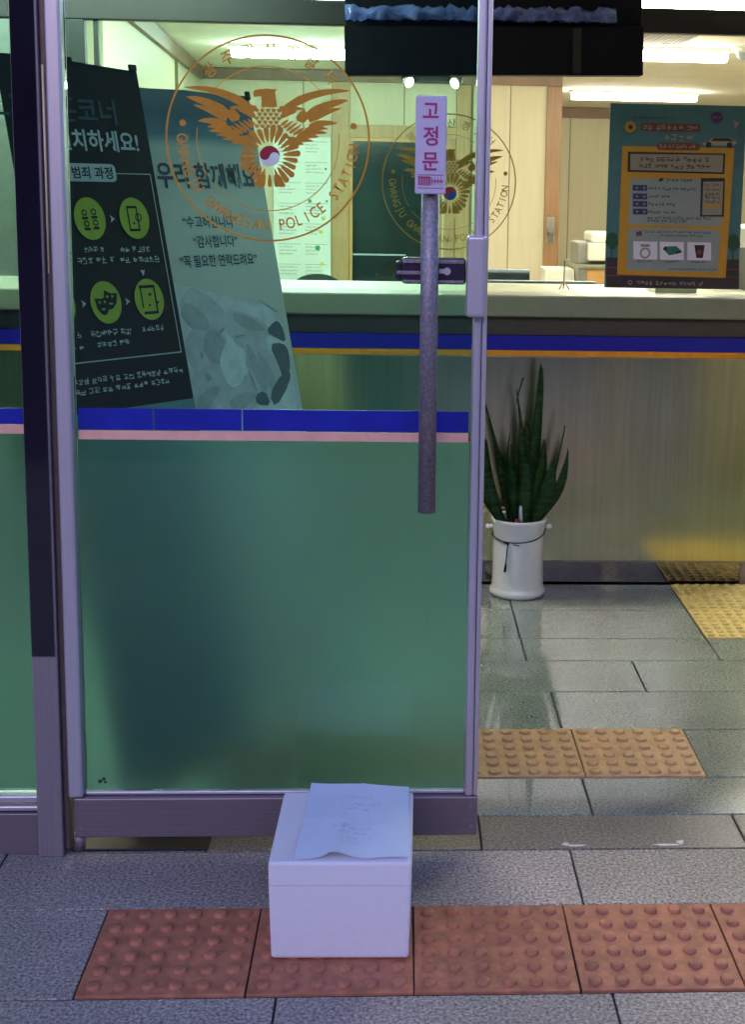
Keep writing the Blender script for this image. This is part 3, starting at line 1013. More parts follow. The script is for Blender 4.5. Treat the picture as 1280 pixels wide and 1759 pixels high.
sub(mrd, "emblem_red_swirl", "red_vinyl", er)
sub(ml, "emblem_blue_swirl", "blue_vinyl", er)

# hanging sign box and a blue sheet on top in place of its LED glow
rs = Matrix.Translation((0.319, 4.87, 1.884)) @ Matrix.Rotation(R(-1.2), 4, 'Y')
t = thing("hanging_sign", "black back of a long hanging sign box above the counter", "sign", (0.319, 4.87, 1.80))
mb = MB(rs); mb.box(-0.516, 0.516, -0.025, 0.045, -0.083, 0.083, bev=0.003); mb.build("sign_box", "sign_black", t)
mb = MB(rs); mb.box(0.27, 0.30, -0.027, -0.0255, -0.075, 0.075); mb.build("sign_seam", "header_brown", t)
mb = MB(rs); mb.box(-0.516, 0.516, 0.012, 0.044, 0.086, 0.40, bev=0.003); mb.build("mount_board", "sign_black", t)
for x in (-0.4, 0.4):
    mb = MB(rs); mb.cyl((x, 0.05, 0.083), (x, 0.05, 0.5), 0.005, 10); mb.build("hanger", "dark_frame", t)
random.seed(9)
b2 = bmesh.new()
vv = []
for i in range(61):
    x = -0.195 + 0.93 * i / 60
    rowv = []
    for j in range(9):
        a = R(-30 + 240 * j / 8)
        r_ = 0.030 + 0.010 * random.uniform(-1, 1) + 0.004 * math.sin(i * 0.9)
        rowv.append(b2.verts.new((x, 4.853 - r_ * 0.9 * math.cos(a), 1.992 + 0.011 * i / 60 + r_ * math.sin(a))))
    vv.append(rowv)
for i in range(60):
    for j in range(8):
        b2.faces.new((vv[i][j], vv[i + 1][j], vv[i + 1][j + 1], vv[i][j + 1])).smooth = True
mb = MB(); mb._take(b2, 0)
tag(mb.build("led_glow_sheet", "led_glow_blue"), "crumpled blue plastic sheet standing in for LED glow along the top of the hanging sign", "plastic sheet")

# added twin lamp, standing in for light spots reflected in the door glass
t = thing("added_twin_lamp", "small twin head lamp added for two light spots reflected in the door glass", "lamp", (0.104, 4.87, 1.79))
mb = MB(); mb.box(0.04, 0.17, 4.88, 4.91, 1.775, 1.7995, bev=0.004); mb.build("lamp_body", "appliance_grey", t)
for sg, x in ((-1, 0.019), (1, 0.19)):
    d = Vector((sg * -0.55, -0.6, -0.35)).normalized()
    c = Vector((x, 4.86, 1.776))
    mb = MB(); mb.cyl(c - d * 0.02, c + d * 0.012, 0.012, 20, 0.019); h = mb.build("lamp_head", "appliance_white", t)
    mb = MB(); mb.cyl(c + d * 0.0125, c + d * 0.017, 0.018, 20, 0.012); sub(mb, "lens", "spot_lens", h)

# ------------------------------------------------------------------ banners
A_, T_ = R(50), R(13.5)
E_ = Vector((math.cos(A_), math.sin(A_), 0))
N_ = Vector((0.74487857, -0.62502734, 0.23344536))
U_ = Vector((-0.17882952, 0.15005579, 0.97236992))


def banner_frame(Pt):
    return Matrix(((E_.x, U_.x, N_.x, Pt[0]), (E_.y, U_.y, N_.y, Pt[1]), (E_.z, U_.z, N_.z, Pt[2]), (0, 0, 0, 1)))


def stand(t, M, w_, h_):
    mb = MB(M); mb.cyl((-w_ / 2, -h_ + 0.05, -0.028), (-w_ / 2, -0.03, -0.012), 0.006, 12); mb.build("pole", "dark_chrome", t)
    for sg in (-1, 1):
        mb = MB(M); mb.cyl((-w_ / 2, -h_ * 0.45, -0.022), (-w_ / 2 + sg * (w_ / 2 - 0.01), -0.008, -0.006), 0.004, 10); mb.cyl((-w_ / 2, -h_ * 0.45, -0.022), (-w_ / 2 + sg * (w_ / 2 - 0.01), -h_ + 0.06, -0.006), 0.004, 10)
        mb.build("cross_arm", "dark_chrome", t)
    base = M @ Vector((-w_ / 2, -h_ * 0.45, -0.022))
    mb = MB(); mb.cyl(base, (base.x - 0.26, base.y + 0.22, 0.006), 0.005, 10); mb.build("rear_leg", "dark_chrome", t)


# black banner
P1 = (-0.661, 3.5, 1.692)
M1 = banner_frame(P1)
t = thing("banner_stand", "black leaning banner with lime green icon circles behind the door glass", "banner", (-0.75, 3.4, 0.0))
BW, BH = 0.40, 1.70
mb = MB(M1)
b2 = bmesh.new()
vv = []
for j in range(25):
    rowv = []
    for i in range(13):
        u_, v_ = i / 12, j / 24
        x = 0.011 - BW * (1 - u_)
        y_ = -BH * v_ + (0.008 * math.sin(3.0 * u_ + 1) if j == 0 else 0)
        rowv.append(b2.verts.new((x, y_, -0.0015 - 0.004 * (1 - math.sin(math.pi * u_)) * math.sin(math.pi * v_))))
    vv.append(rowv)
for j in range(24):
    for i in range(12):
        f = b2.faces.new((vv[j][i], vv[j + 1][i], vv[j + 1][i + 1], vv[j][i + 1]))
        f.smooth = True
# front must stay flat where the print lies
for v in b2.verts:
    v.co.z = -0.0015
mb._take(b2, 0)
mb.box(0.004 - BW / 2, 0.018 - BW / 2, -0.01, 0.012, -0.006, 0.004)
mb.build("banner_sheet", "banner_black", t)
stand(t, M1, BW, BH)
mb = MB(M1); mb.box(-0.012, 0.010, -0.006, 0.010, -0.004, 0.004, bev=0.002); mb.build("corner_clip", "black_rubber", t)
mb = MB(M1); mb.rect(-0.388, 0.0108, -1.69, -0.822, z=0.0002); mb.build("foot_panel", "banner_foot_teal", t)
mb = MB(M1); mb.text("스피싱존코너", 0.066, (-0.076, -0.112), bold=0.02, align='R'); mb.build("dim_title", "banner_dim_blue", t)
mb = MB(M1)
mb.text("로 설치하세요!", 0.054, (-0.024, -0.184), bold=0.024, align='R', sx=0.93)
mb.build("heading", "banner_print", t)
mb = MB(M1); mb.rrect(-0.372, -0.108, -0.283, -0.240, 0.012, z=0.0002); pl = mb.build("caption_plate", "banner_print", t)
mb = MB(M1); mb.text("스피싱 범죄 과정", 0.031, (-0.118, -0.2615), bold=0.02, align='R', z=0.0006); sub(mb, "caption_lettering", "banner_black", pl)
mb = MB(M1)
mb.rect(-0.108, -0.003, -0.2635, -0.2612); mb.rect(-0.005, -0.0025, -0.705, -0.2612); mb.rect(-0.372, -0.0025, -0.7065, -0.7035)
mb.build("frame_line", "banner_print", t)


def icon(cx_, cy_, kind):
    mb = MB(M1); mb.disc((cx_, -cy_), 0.044, 0.0505, 48, z=0.0003); d = mb.build("icon_disc", "banner_lime", t)
    mb = MB(M1)
    mb.k = 60
    if kind == 'people':
        for dx, dy in ((-0.014, 0.014), (0.013, 0.016), (-0.012, -0.012), (0.014, -0.010)):
            mb.ring((cx_ + dx, -cy_ + dy), 0.0045, 0.008, 16)
            mb.rrect(cx_ + dx - 0.009, cx_ + dx + 0.009, -cy_ + dy - 0.016, -cy_ + dy - 0.0095, 0.003)
    elif kind == 'phone':
        for x0, x1, y0, y1 in ((-0.02, 0.012, 0.024, 0.030), (-0.02, 0.012, -0.032, -0.026), (-0.02, -0.016, -0.026, 0.024), (0.008, 0.012, -0.026, 0.024)):
            mb.rect(cx_ + x0, cx_ + x1, -cy_ + y0, -cy_ + y1)
        mb.ring((cx_ + 0.012, -cy_ + 0.002), 0.007, 0.010, 16)
        mb.disc((cx_ - 0.004, -cy_ - 0.012), 0.003, n=12)
    elif kind == 'tablet':
        mb.rect(cx_ - 0.026, cx_ + 0.022, -cy_ + 0.028, -cy_ + 0.035); mb.rect(cx_ - 0.022, cx_ + 0.022, -cy_ - 0.036, -cy_ - 0.029)
        mb.rect(cx_ - 0.024, cx_ - 0.020, -cy_ - 0.02, -cy_ + 0.028); mb.rect(cx_ + 0.017, cx_ + 0.022, -cy_ - 0.036, -cy_ + 0.035)
        mb.disc((cx_ + 0.004, -cy_ + 0.012), 0.004, n=12); mb.disc((cx_ - 0.002, -cy_ - 0.014), 0.003, n=12); mb.poly([(cx_ + 0.022, -cy_ - 0.004), (cx_ + 0.030, -cy_ - 0.008), (cx_ + 0.022, -cy_ - 0.013)])
    elif kind == 'masks':
        for ox, oy, ro in ((-0.011, -0.006, 0.1), (0.013, 0.006, -0.25)):
            P = [(-0.019, 0.019), (0, 0.015), (0.019, 0.019), (0.018, -0.006), (0.009, -0.02), (0, -0.025), (-0.009, -0.02), (-0.018, -0.006)]
            mb.poly([(cx_ + ox + x * math.cos(ro) - y * math.sin(ro), -cy_ + oy + x * math.sin(ro) + y * math.cos(ro)) for x, y in P])
    sub(mb, "icon_symbol", "banner_black", d)
    if kind == 'masks':
        mb = MB(M1)
        mb.k = 90
        for ox, oy in ((-0.011, -0.006), (0.013, 0.006)):
            for ex in (-0.008, 0.007):
                mb.disc((cx_ + ox + ex, -cy_ + oy + 0.007), 0.0032, n=12)
            mb.disc((cx_ + ox, -cy_ + oy - 0.010), 0.006, 0.0025, 14)
        sub(mb, "icon_cutout", "banner_lime", d)


for cx_, cy_, kd in ((-0.207, 0.371, 'people'), (-0.076, 0.371, 'phone'), (-0.203, 0.570, 'masks'), (-0.074, 0.570, 'tablet'), (-0.334, 0.570, 'phone')):
    icon(cx_, cy_, kd)
random.seed(4)
mb = MB(M1)
for x, y_, dn in ((-0.268, 0.370, 0), (-0.142, 0.372, 0), (-0.079, 0.505, 1), (-0.266, 0.570, 0), (-0.140, 0.571, 0)):
    if dn:
        mb.poly([(x - 0.007, -y_ + 0.007), (x + 0.007, -y_ + 0.007), (x, -y_ - 0.008)])
    else:
        mb.poly([(x - 0.006, -y_ - 0.009), (x + 0.007, -y_), (x - 0.006, -y_ + 0.009), (x - 0.003, -y_)])
for xa, xb, y_, h_ in ((-0.238, -0.178, 0.444, 0.015), (-0.262, -0.155, 0.470, 0.017), (-0.135, -0.03, 0.447, 0.015), (-0.140, -0.012, 0.473, 0.017), (-0.37, -0.280, 0.470, 0.016), (-0.262, -0.135, 0.642, 0.017), (-0.25, -0.145, 0.668, 0.016), (-0.112, -0.04, 0.641, 0.015), (-0.37, -0.282, 0.642, 0.016), (-0.37, -0.285, 0.668, 0.016)):
    mb.scribble(xa, xb, -y_, h_)
mb.scribble(-0.335, -0.002, -0.749, 0.0165)
mb.scribble(-0.335, -0.058, -0.7725, 0.0165)
mb.build("small_print", "banner_print", t)

# teal banner
P2 = (-0.436, 4.0, 1.663)
M2 = banner_frame(P2)
t = thing("banner_stand", "pale teal leaning banner with hands printed on it, right behind the black banner", "banner", (-0.56, 3.9, 0.0))
TW, TH = 0.46, 1.66
mb = MB(M2)
mb.poly([(-TW + 0.005, -TH), (0.005, -TH), (0.005, 0.0), (-0.10, -0.003), (-0.23, 0.002), (-0.36, -0.002), (-TW + 0.005, 0.0)], z=-0.0015)
mb.build("banner_sheet", "banner_teal", t)
stand(t, M2, TW, TH)
mb = MB(M2); mb.box(-0.008, 0.007, -0.012, 0.012, -0.004, 0.005, bev=0.002); mb.build("corner_clip", "black_rubber", t)
mb = MB(M2); mb.text("우리 함께해요!", 0.074, (-0.006, -0.232), bold=0.025, align='R', sx=0.84); mb.build("heading", "navy_print", t)
mb = MB(M2)
mb.text("“수고하십니다”", 0.036, (-0.222, -0.358), bold=0.012, sx=0.85)
mb.text("“감사합니다”", 0.036, (-0.214, -0.412), bold=0.012, sx=0.82)
mb.text("“꼭 필요한 연락드려요”", 0.036, (-0.212, -0.464), bold=0.014, sx=0.80)
mb.build("quotes", "navy_print", t)
hazep = MB(M2); hazep.poly([(-0.40, -0.515), (-0.35, -0.528), (-0.20, -0.565), (-0.062, -0.597), (-0.02, -0.65), (-0.01, -0.88), (-0.1, -0.93), (-0.40, -0.93)], z=0.0002); ph = hazep.build("printed_photo", "print_haze", t)
random.seed(13)


def smooth(P, n=3):
    for _ in range(n):
        P = [q for a, c in zip(P, P[1:] + P[:1]) for q in ((0.75 * a[0] + 0.25 * c[0], 0.75 * a[1] + 0.25 * c[1]), (0.25 * a[0] + 0.75 * c[0], 0.25 * a[1] + 0.75 * c[1]))]
    return P


def blob(c, rx, ry, ang, n=26, j=0.06):
    P = []
    p0 = random.uniform(0, 6)
    for i in range(n):
        a = 2 * math.pi * i / n
        q = 1 + j * math.sin(3 * a + p0) + j * 0.6 * math.sin(5 * a + 2 * p0)
        x, y_ = rx * q * math.cos(a), ry * q * math.sin(a)
        P.append((c[0] + x * math.cos(ang) - y_ * math.sin(ang), -c[1] + x * math.sin(ang) + y_ * math.cos(ang)))
    return P


mb = MB(M2); mb.k = 40
for c, rx, ry, a in (((-0.30, 0.60), 0.085, 0.05, -0.5), ((-0.31, 0.70), 0.075, 0.075, 0.3), ((-0.33, 0.80), 0.07, 0.06, 0.6), ((-0.22, 0.835), 0.07, 0.05, 0.2), ((-0.15, 0.66), 0.095, 0.045, -0.35), ((-0.17, 0.69), 0.06, 0.04, -0.5), ((-0.12, 0.78), 0.055, 0.085, 0.35)):
    mb.poly(blob(c, rx, ry, a))
sub(mb, "printed_hands", "print_hand", ph)
mb = MB(M2); mb.k = 60
for c, rx, ry, a in (((-0.335, 0.615), 0.05, 0.03, -0.6), ((-0.28, 0.70), 0.04, 0.05, 0.4), ((-0.15, 0.64), 0.06, 0.018, -0.4), ((-0.145, 0.77), 0.018, 0.07, 0.3), ((-0.22, 0.85), 0.05, 0.02, 0.2), ((-0.34, 0.83), 0.05, 0.02, 0.5), ((-0.105, 0.79), 0.016, 0.07, 0.35)):
    mb.poly(blob(c, rx, ry, a))
sub(mb, "printed_fingers", "print_hand_dim", ph)
mb = MB(M2); mb.k = 80
for c, rx, ry, a in (((-0.262, 0.662), 0.030, 0.004, 0.5), ((-0.335, 0.715), 0.005, 0.010, 0.0), ((-0.325, 0.775), 0.012, 0.009, -0.6), ((-0.19, 0.675), 0.02, 0.004, 0.1), ((-0.17, 0.80), 0.004, 0.03, 0.3), ((-0.06, 0.60), 0.04, 0.003, -0.55), ((-0.315, 0.69), 0.004, 0.02, -0.5)):
    mb.poly(blob(c, rx, ry, a, j=0.15))
sub(mb, "printed_shadows", "print_shade", ph)
mb = MB(M2); mb.k = 95
mb.poly(smooth([(-0.245, -0.69), (-0.225, -0.665), (-0.205, -0.70), (-0.175, -0.715), (-0.19, -0.77), (-0.205, -0.80), (-0.25, -0.815), (-0.272, -0.775), (-0.28, -0.74)], 1))
mb.poly(smooth([(-0.082, -0.675), (-0.045, -0.70), (-0.10, -0.71)], 1))
mb.poly(smooth([(-0.10, -0.86), (-0.05, -0.83), (-0.02, -0.86), (-0.02, -0.925), (-0.12, -0.925)], 1))
sub(mb, "printed_light", "print_pale", ph)
mb = MB(M2); mb.k = 105
mb.poly(smooth([(-0.033, -0.641), (-0.06, -0.648), (-0.088, -0.671), (-0.05, -0.69), (-0.018, -0.707), (-0.018, -0.67)], 1))
mb.poly(smooth([(-0.085, -0.705), (-0.03, -0.705), (-0.012, -0.73), (-0.02, -0.792), (-0.055, -0.82), (-0.06, -0.77)], 1))
mb.poly(smooth([(-0.055, -0.79), (-0.018, -0.785), (-0.03, -0.82), (-0.10, -0.885), (-0.118, -0.845)], 1))
mb.poly(smooth([(-0.17, -0.84), (-0.13, -0.83), (-0.115, -0.875), (-0.17, -0.868)], 1))
sub(mb, "printed_sleeves", "print_sleeve", ph)

# ------------------------------------------------------------------ poster on the counter
X0, X1, Z0, Z1 = 0.7325, 1.217, 1.073, 1.7185
t = thing("poster", "turquoise and amber information poster fixed to the counter screen", "poster", (0.97, 4.89, Z0))
WP = wall_frame(4.8895)


def pt(x, y):                                # drawing units of the poster sheet
    u_ = (x - (160 - 0.0413 * (y - 75))) / 1125
    v_ = (1650 - y) / 1575
    return (X0 + u_ * (X1 - X0), Z0 + v_ * (Z1 - Z0))


def prect(mb, x0, x1, y0, y1, z):
    mb.poly([pt(x0, y1), pt(x1, y1), pt(x1, y0), pt(x0, y0)], z=z)


mb = MB(); mb.box(X0, X1, 4.890, 4.894, Z0, Z1); sheet = mb.build("poster_sheet", "ink_sky", t)
LAY = 0.0004
mb = MB(WP); prect(mb, 112, 1230, 1388, 1649, LAY); sub(mb, "road_band", "ink_road", sheet)
mb = MB(WP); prect(mb, 108, 1222, 1470, 1482, 2 * LAY); prect(mb, 105, 1216, 1540, 1548, 2 * LAY); sub(mb, "road_line", "ink_red", sheet)
mb = MB(WP); mb.poly([pt(255, 432), pt(1183, 432), pt(1115, 1552), pt(203, 1535)], z=3 * LAY); mb.build("amber_panel", "ink_amber", t)
mb = MB(WP); mb.poly([pt(300, 480), pt(1108, 480), pt(1100, 655), pt(296, 650)], z=4 * LAY); mb.build("text_box_edge", "ink_black", t)
mb = MB(WP); mb.poly([pt(320, 498), pt(1090, 492), pt(1084, 640), pt(318, 634)], z=5 * LAY); mb.build("text_box", "ink_beige", t)
mb = MB(WP); mb.poly([pt(318, 705), pt(1098, 695), pt(1078, 1105), pt(300, 1098)], z=4 * LAY); mb.build("white_panel", "ink_paper", t)
mb = MB(WP); mb.poly([pt(296, 1155), pt(345, 1130), pt(1015, 1130), pt(1072, 1158), pt(1045, 1503), pt(282, 1495)], z=4 * LAY); mb.build("white_panel", "ink_paper", t)
SU = (X1 - X0) / 1125
random.seed(8)
mb = MB(WP)


def pscrib(mb, x0, x1, y, h, z):
    (a, yy), (c, _) = pt(x0, y), pt(x1, y)
    mb.scribble(a, c, yy, h * SU, z=z)


pscrib(mb, 400, 1005, 540, 44, 6 * LAY)
pscrib(mb, 390, 1010, 600, 42, 6.2 * LAY)
for y_, xa, xb in ((790, 470, 890), (855, 468, 650), (922, 468, 705), (990, 455, 715), (1038, 460, 1005), (1065, 460, 815), (1160, 440, 1010), (1190, 560, 940), (1413, 375, 500), (1415, 600, 720), (1415, 830, 960), (1480, 640, 1040)):
    pscrib(mb, xa, xb, y_, 27 if y_ < 1100 else 20, 5.2 * LAY)
pscrib(mb, 620, 835, 715, 28, 5.4 * LAY)
mb.poly([pt(550, 725), pt(562, 700), pt(600, 696), pt(578, 728)], z=6 * LAY)
mb.build("small_print", "ink_black", t)
for y_ in (785, 858, 922, 988):
    mb = MB(WP); prect(mb, 338, 458, y_ - 25, y_ + 25, 5 * LAY); nv = mb.build("navy_tab", "ink_navy", t)
    mb = MB(WP)
    for x in (372, 432):
        (a, c) = pt(x, y_)
        mb.rect(a - 10 * SU, a + 10 * SU, c - 3 * SU, c + 3 * SU, z=6 * LAY)
        mb.rect(a - 3 * SU, a + 3 * SU, c - 11 * SU, c + 11 * SU, z=6.3 * LAY)
    sub(mb, "tab_lettering", "ink_cream", nv)
mb = MB(WP); mb.poly([pt(905, 692), pt(1105, 688), pt(1098, 1020), pt(898, 1022)], z=5 * LAY); ph = mb.build("phone_drawing", "ink_black", t)
mb = MB(WP); mb.poly([pt(925, 722), pt(1092, 718), pt(1080, 1005), pt(915, 1008)], z=6 * LAY); sub(mb, "phone_screen", "ink_beige", ph)
mb = MB(WP)
for y_, h_ in ((750, 24), (790, 18), (830, 30), (860, 24), (895, 24)):
    pscrib(mb, 940, 1075, y_, h_, 7 * LAY)
sub(mb, "phone_print", "ink_black", ph)
mb = MB(WP); prect(mb, 935, 1075, 915, 942, 7 * LAY); sub(mb, "phone_band", "ink_amber", ph)
mb = MB(WP); mb.poly([pt(415, 235), pt(900, 235), pt(895, 300), pt(412, 300)], z=4 * LAY); hd = mb.build("heading_band", "ink_red", t)
mb = MB(WP); pscrib(mb, 425, 890, 266, 50, 5 * LAY); sub(mb, "heading_print", "ink_cream", hd)
mb = MB(WP); pscrib(mb, 605, 870, 350, 66, 4 * LAY); mb.build("heading_word", "ink_cream", t)
mb = MB(WP); a, c = pt(540, 428), pt(898, 428); mb.rrect(a[0], c[0], a[1] - 30 * SU, a[1] + 30 * SU, 26 * SU, z=4.4 * LAY); rb_ = mb.build("red_pill", "ink_red", t)
mb = MB(WP); pscrib(mb, 560, 880, 428, 34, 5.4 * LAY); sub(mb, "pill_print", "ink_cream", rb_)
mb = MB(WP)
c = pt(322, 272)
for i in range(8):
    mb.disc((c[0] + 34 * SU * math.cos(i * 0.785), c[1] + 34 * SU * math.sin(i * 0.785)), 15 * SU, n=14, z=(3 + 0.05 * i) * LAY)
mb.disc(c, 36 * SU, n=24, z=3.6 * LAY); ro = mb.build("rosette", "ink_amber", t)
mb = MB(WP); mb.disc(c, 18 * SU, n=18, z=4.4 * LAY); sub(mb, "rosette_centre", "ink_road", ro)
mb = MB(WP); mb.disc(pt(1035, 176), 47 * SU, z=3 * LAY); bd = mb.build("violet_badge", "ink_violet", t)
mb = MB(WP); pscrib(mb, 1000, 1075, 178, 22, 4 * LAY); sub(mb, "badge_print", "ink_pink", bd)
mb = MB(WP); mb.poly([pt(1172, 195), pt(1205, 215), pt(1232, 210), pt(1212, 235), pt(1190, 275), pt(1182, 240)], z=3 * LAY); mb.build("pink_flag", "ink_pink", t)
mb = MB(WP); pscrib(mb, 345, 690, 190, 20, 3 * LAY); mb.build("top_line", "ink_road", t)
mb = MB(WP); mb.poly([pt(915, 395), pt(960, 385), pt(1000, 350), pt(1140, 345), pt(1200, 372), pt(1198, 392), pt(1170, 410), pt(930, 415)], z=4 * LAY); car = mb.build("car_drawing", "ink_cream", t)
mb = MB(WP); mb.poly([pt(985, 375), pt(1012, 352), pt(1135, 348), pt(1180, 374)], z=5 * LAY)
for x in (968, 1142):
    mb.disc(pt(x, 408), 24 * SU, n=18, z=5.2 * LAY)
sub(mb, "car_windows", "ink_black", car)
for x, y_ in ((165, 1235), (1180, 1235)):
    mb = MB(WP)
    mb.k = 60
    for dx, dy, r_ in ((0, -20, 42), (-25, 20, 34), (25, 20, 34), (0, 45, 36)):
        mb.disc(pt(x + dx, y_ + dy), r_ * SU, n=22)
    prect(mb, x - 11, x + 1, 1290, 1390, 2.6 * LAY)
    mb.build("tree_drawing", "ink_tree", t)
for k_, x in enumerate((440, 662, 892)):
    mb = MB(WP); prect(mb, x - 100, x + 100, 1245, 1400, 5 * LAY); cd = mb.build("prize_card", "label_white", t)
    mb = MB(WP)
    if k_ == 0:
        mb.ring(pt(438, 1345), 30 * SU, 46 * SU, 24, z=6 * LAY); prect(mb, 400, 476, 1268, 1292, 6.3 * LAY)
        sub(mb, "prize_drawing", "ink_beige", cd)
    elif k_ == 1:
        mb.poly([pt(600, 1285), pt(700, 1280), pt(742, 1320), pt(715, 1345), pt(640, 1362), pt(608, 1330)], z=6 * LAY)
        sub(mb, "prize_drawing", "ink_teal", cd)
        mb = MB(WP); mb.disc(pt(606, 1305), 17 * SU, n=16, z=6.6 * LAY); mb.poly([pt(700, 1325), pt(745, 1322), pt(742, 1338), pt(695, 1345)], z=6.9 * LAY); sub(mb, "prize_detail", "ink_black", cd)
    else:
        mb.poly([pt(850, 1268), pt(938, 1268), pt(922, 1380), pt(868, 1380)], z=6 * LAY); sub(mb, "prize_drawing", "ink_black", cd)
        mb = MB(WP); mb.disc(pt(894, 1330), 22 * SU, n=18, z=6.7 * LAY); sub(mb, "prize_detail", "ink_red", cd)
mb = MB(WP); mb.poly([pt(362, 1165), pt(410, 1150), pt(412, 1195), pt(366, 1198)], z=5.5 * LAY); mb.build("red_megaphone", "ink_red", t)
mb = MB(WP); pscrib(mb, 365, 935, 1605, 40, 4 * LAY); mb.ring(pt(310, 1602), 12 * SU, 18 * SU, 16, z=4.3 * LAY); mb.build("foot_print", "ink_cream", t)

# ------------------------------------------------------------------ things on and behind the counter
t = thing("monitor", "thin pale topped screen just rising behind the counter near the door edge", "monitor", (0.36, 5.75, 0.74))
mb = MB(); mb.box(0.02, 0.545, 5.75, 5.775, 0.80, 1.066, bev=0.003); mb.build("screen", "screen_dark", t)
mb = MB(); mb.box(0.02, 0.545, 5.752, 5.775, 1.067, 1.082, bev=0.003); mb.build("top_edge", "screen_edge", t)
mb = MB(); mb.cyl((0.28, 5.79, 0.741), (0.28, 5.79, 0.9), 0.02, 16); mb.box(0.18, 0.38, 5.72, 5.88, 0.7405, 0.752, bev=0.003); mb.build("stand", "screen_dark", t)
t = thing("monitor", "wide dark screen edge just rising behind the counter left of the poster", "monitor", (0.5, 5.5, 0.74))
mb = MB(); mb.box(0.15, 0.79, 5.50, 5.525, 0.82, 1.046, bev=0.003); mb.build("screen", "screen_dark", t)
mb = MB(); mb.box(0.15, 0.79, 5.502, 5.525, 1.0465, 1.0525, bev=0.002); mb.build("top_edge", "screen_edge", t)
mb = MB(); mb.cyl((0.47, 5.54, 0.741), (0.47, 5.54, 0.9), 0.02, 16); mb.box(0.37, 0.57, 5.47, 5.63, 0.7405, 0.752, bev=0.003); mb.build("stand", "screen_dark", t)
t = thing("work_desk", "office desk standing behind the counter with the screens on it", "desk", (0.4, 5.8, 0))
mb = MB(); mb.box(-0.9, 1.2, 5.43, 6.1, 0.70, 0.74, bev=0.004); mb.build("desk_top", "wood_pale", t)
for x in (-0.88, 1.16):
    mb = MB(); mb.box(x, x + 0.03, 5.45, 6.08, 0.0, 0.699); mb.build("side_panel", "wood_pale", t)
t = thing("pole_stand", "thin dark rod on a tiny tripod, standing on the counter", "stand", (0.612, 5.10, 1.048))
mb = MB(); mb.cyl((0.612, 5.1, 1.062), (0.612, 5.1, 1.155), 0.0022, 10); mb.build("rod", "cord_black", t)
for k_ in range(3):
    a = R(90 + 120 * k_)
    mb = MB(); mb.cyl((0.612, 5.1, 1.078), (0.612 + 0.022 * math.cos(a), 5.1 + 0.022 * math.sin(a), 1.0505), 0.0024, 8); mb.build("leg", "wood", t)
mb = MB()
for k_ in range(6):
    mb.box(0.94 + 0.002 * (k_ % 3), 1.095 + 0.002 * (k_ % 2), 5.02, 5.22, 1.0485 + 0.004 * k_, 1.0523 + 0.004 * k_)
tag(mb.build("paper_stack", "appliance_white"), "small stack of white papers on the counter under the poster", "papers")
t = thing("office_machine", "white office machine peeping out right of the poster", "machine", (1.34, 5.45, 0.74))
mb = MB(); mb.box(1.262, 1.62, 5.47, 5.8, 0.0, 1.285, bev=0.01); mb.build("machine_body", "appliance_white", t)
mb = MB(); mb.box(1.30, 1.58, 5.462, 5.469, 0.95, 1.2); mb.build("machine_panel", "appliance_grey", t)

# office chair
t = thing("office_chair", "dark round topped office chair back behind the counter", "chair", (-0.585, 8.9, 0))
mb = MB()
P = []
for i in range(21):
    a = R(180 * i / 20)
    P.append((-0.54 + 0.17 * math.cos(a) * (1 if abs(math.cos(a)) < 0.6 else 1), 0.74 + 0.10 * math.sin(a)))
b2 = bmesh.new()
pr = [(-0.37, 0.45)] + P + [(-0.71, 0.45)]
fr = [b2.verts.new((x, 9.0, z)) for x, z in pr]
bk = [b2.verts.new((x, 9.06, z)) for x, z in pr]
b2.faces.new(fr); b2.faces.new(bk[::-1])
for i in range(len(pr)):
    j = (i + 1) % len(pr)
    b2.faces.new((fr[j], fr[i], bk[i], bk[j]))
bmesh.ops.recalc_face_normals(b2, faces=list(b2.faces))
mb._take(b2, 0)
mb.build("backrest", "chair_fabric", t)
mb = MB(); mb.box(-0.77, -0.31, 8.55, 8.99, 0.42, 0.49, bev=0.02); mb.build("seat", "chair_fabric", t)
mb = MB(); mb.cyl((-0.54, 8.78, 0.1), (-0.54, 8.78, 0.42), 0.03, 16); mb.build("column", "dark_frame", t)
for k_ in range(5):
    a = R(72 * k_)
    mb = MB(); mb.cyl((-0.54, 8.78, 0.1), (-0.54 + 0.28 * math.cos(a), 8.78 + 0.28 * math.sin(a), 0.03), 0.018, 10, 0.012); mb.build("leg", "dark_frame", t)
t = thing("office_chair", "low dark chair back left of the round topped chair", "chair", (-0.95, 8.6, 0))
mb = MB(); mb.box(-1.15, -0.66, 8.6, 8.65, 0.45, 0.80, bev=0.02); mb.build("backrest", "chair_fabric", t)
mb = MB(); mb.box(-1.13, -0.68, 8.18, 8.59, 0.42, 0.48, bev=0.02); mb.build("seat", "chair_fabric", t)
mb = MB(); mb.cyl((-0.9, 8.4, 0.0), (-0.9, 8.4, 0.42), 0.03, 16); mb.cyl((-0.9, 8.4, 0.0), (-0.9, 8.4, 0.03), 0.25, 24); mb.build("column", "dark_frame", t)

# ------------------------------------------------------------------ room shell
BY, FY, CZ = 12.3, 17.1, 2.4
mb = MB(); mb.box(-4.3, 5.2, 5.0, 17.3, -0.008, -0.001); struct(mb.build("office_floor", "office_floor"))
mb = MB(); mb.box(-4.3, 5.2, 2.952, 17.3, CZ, CZ + 0.12); struct(mb.build("ceiling", "ceiling_white"))

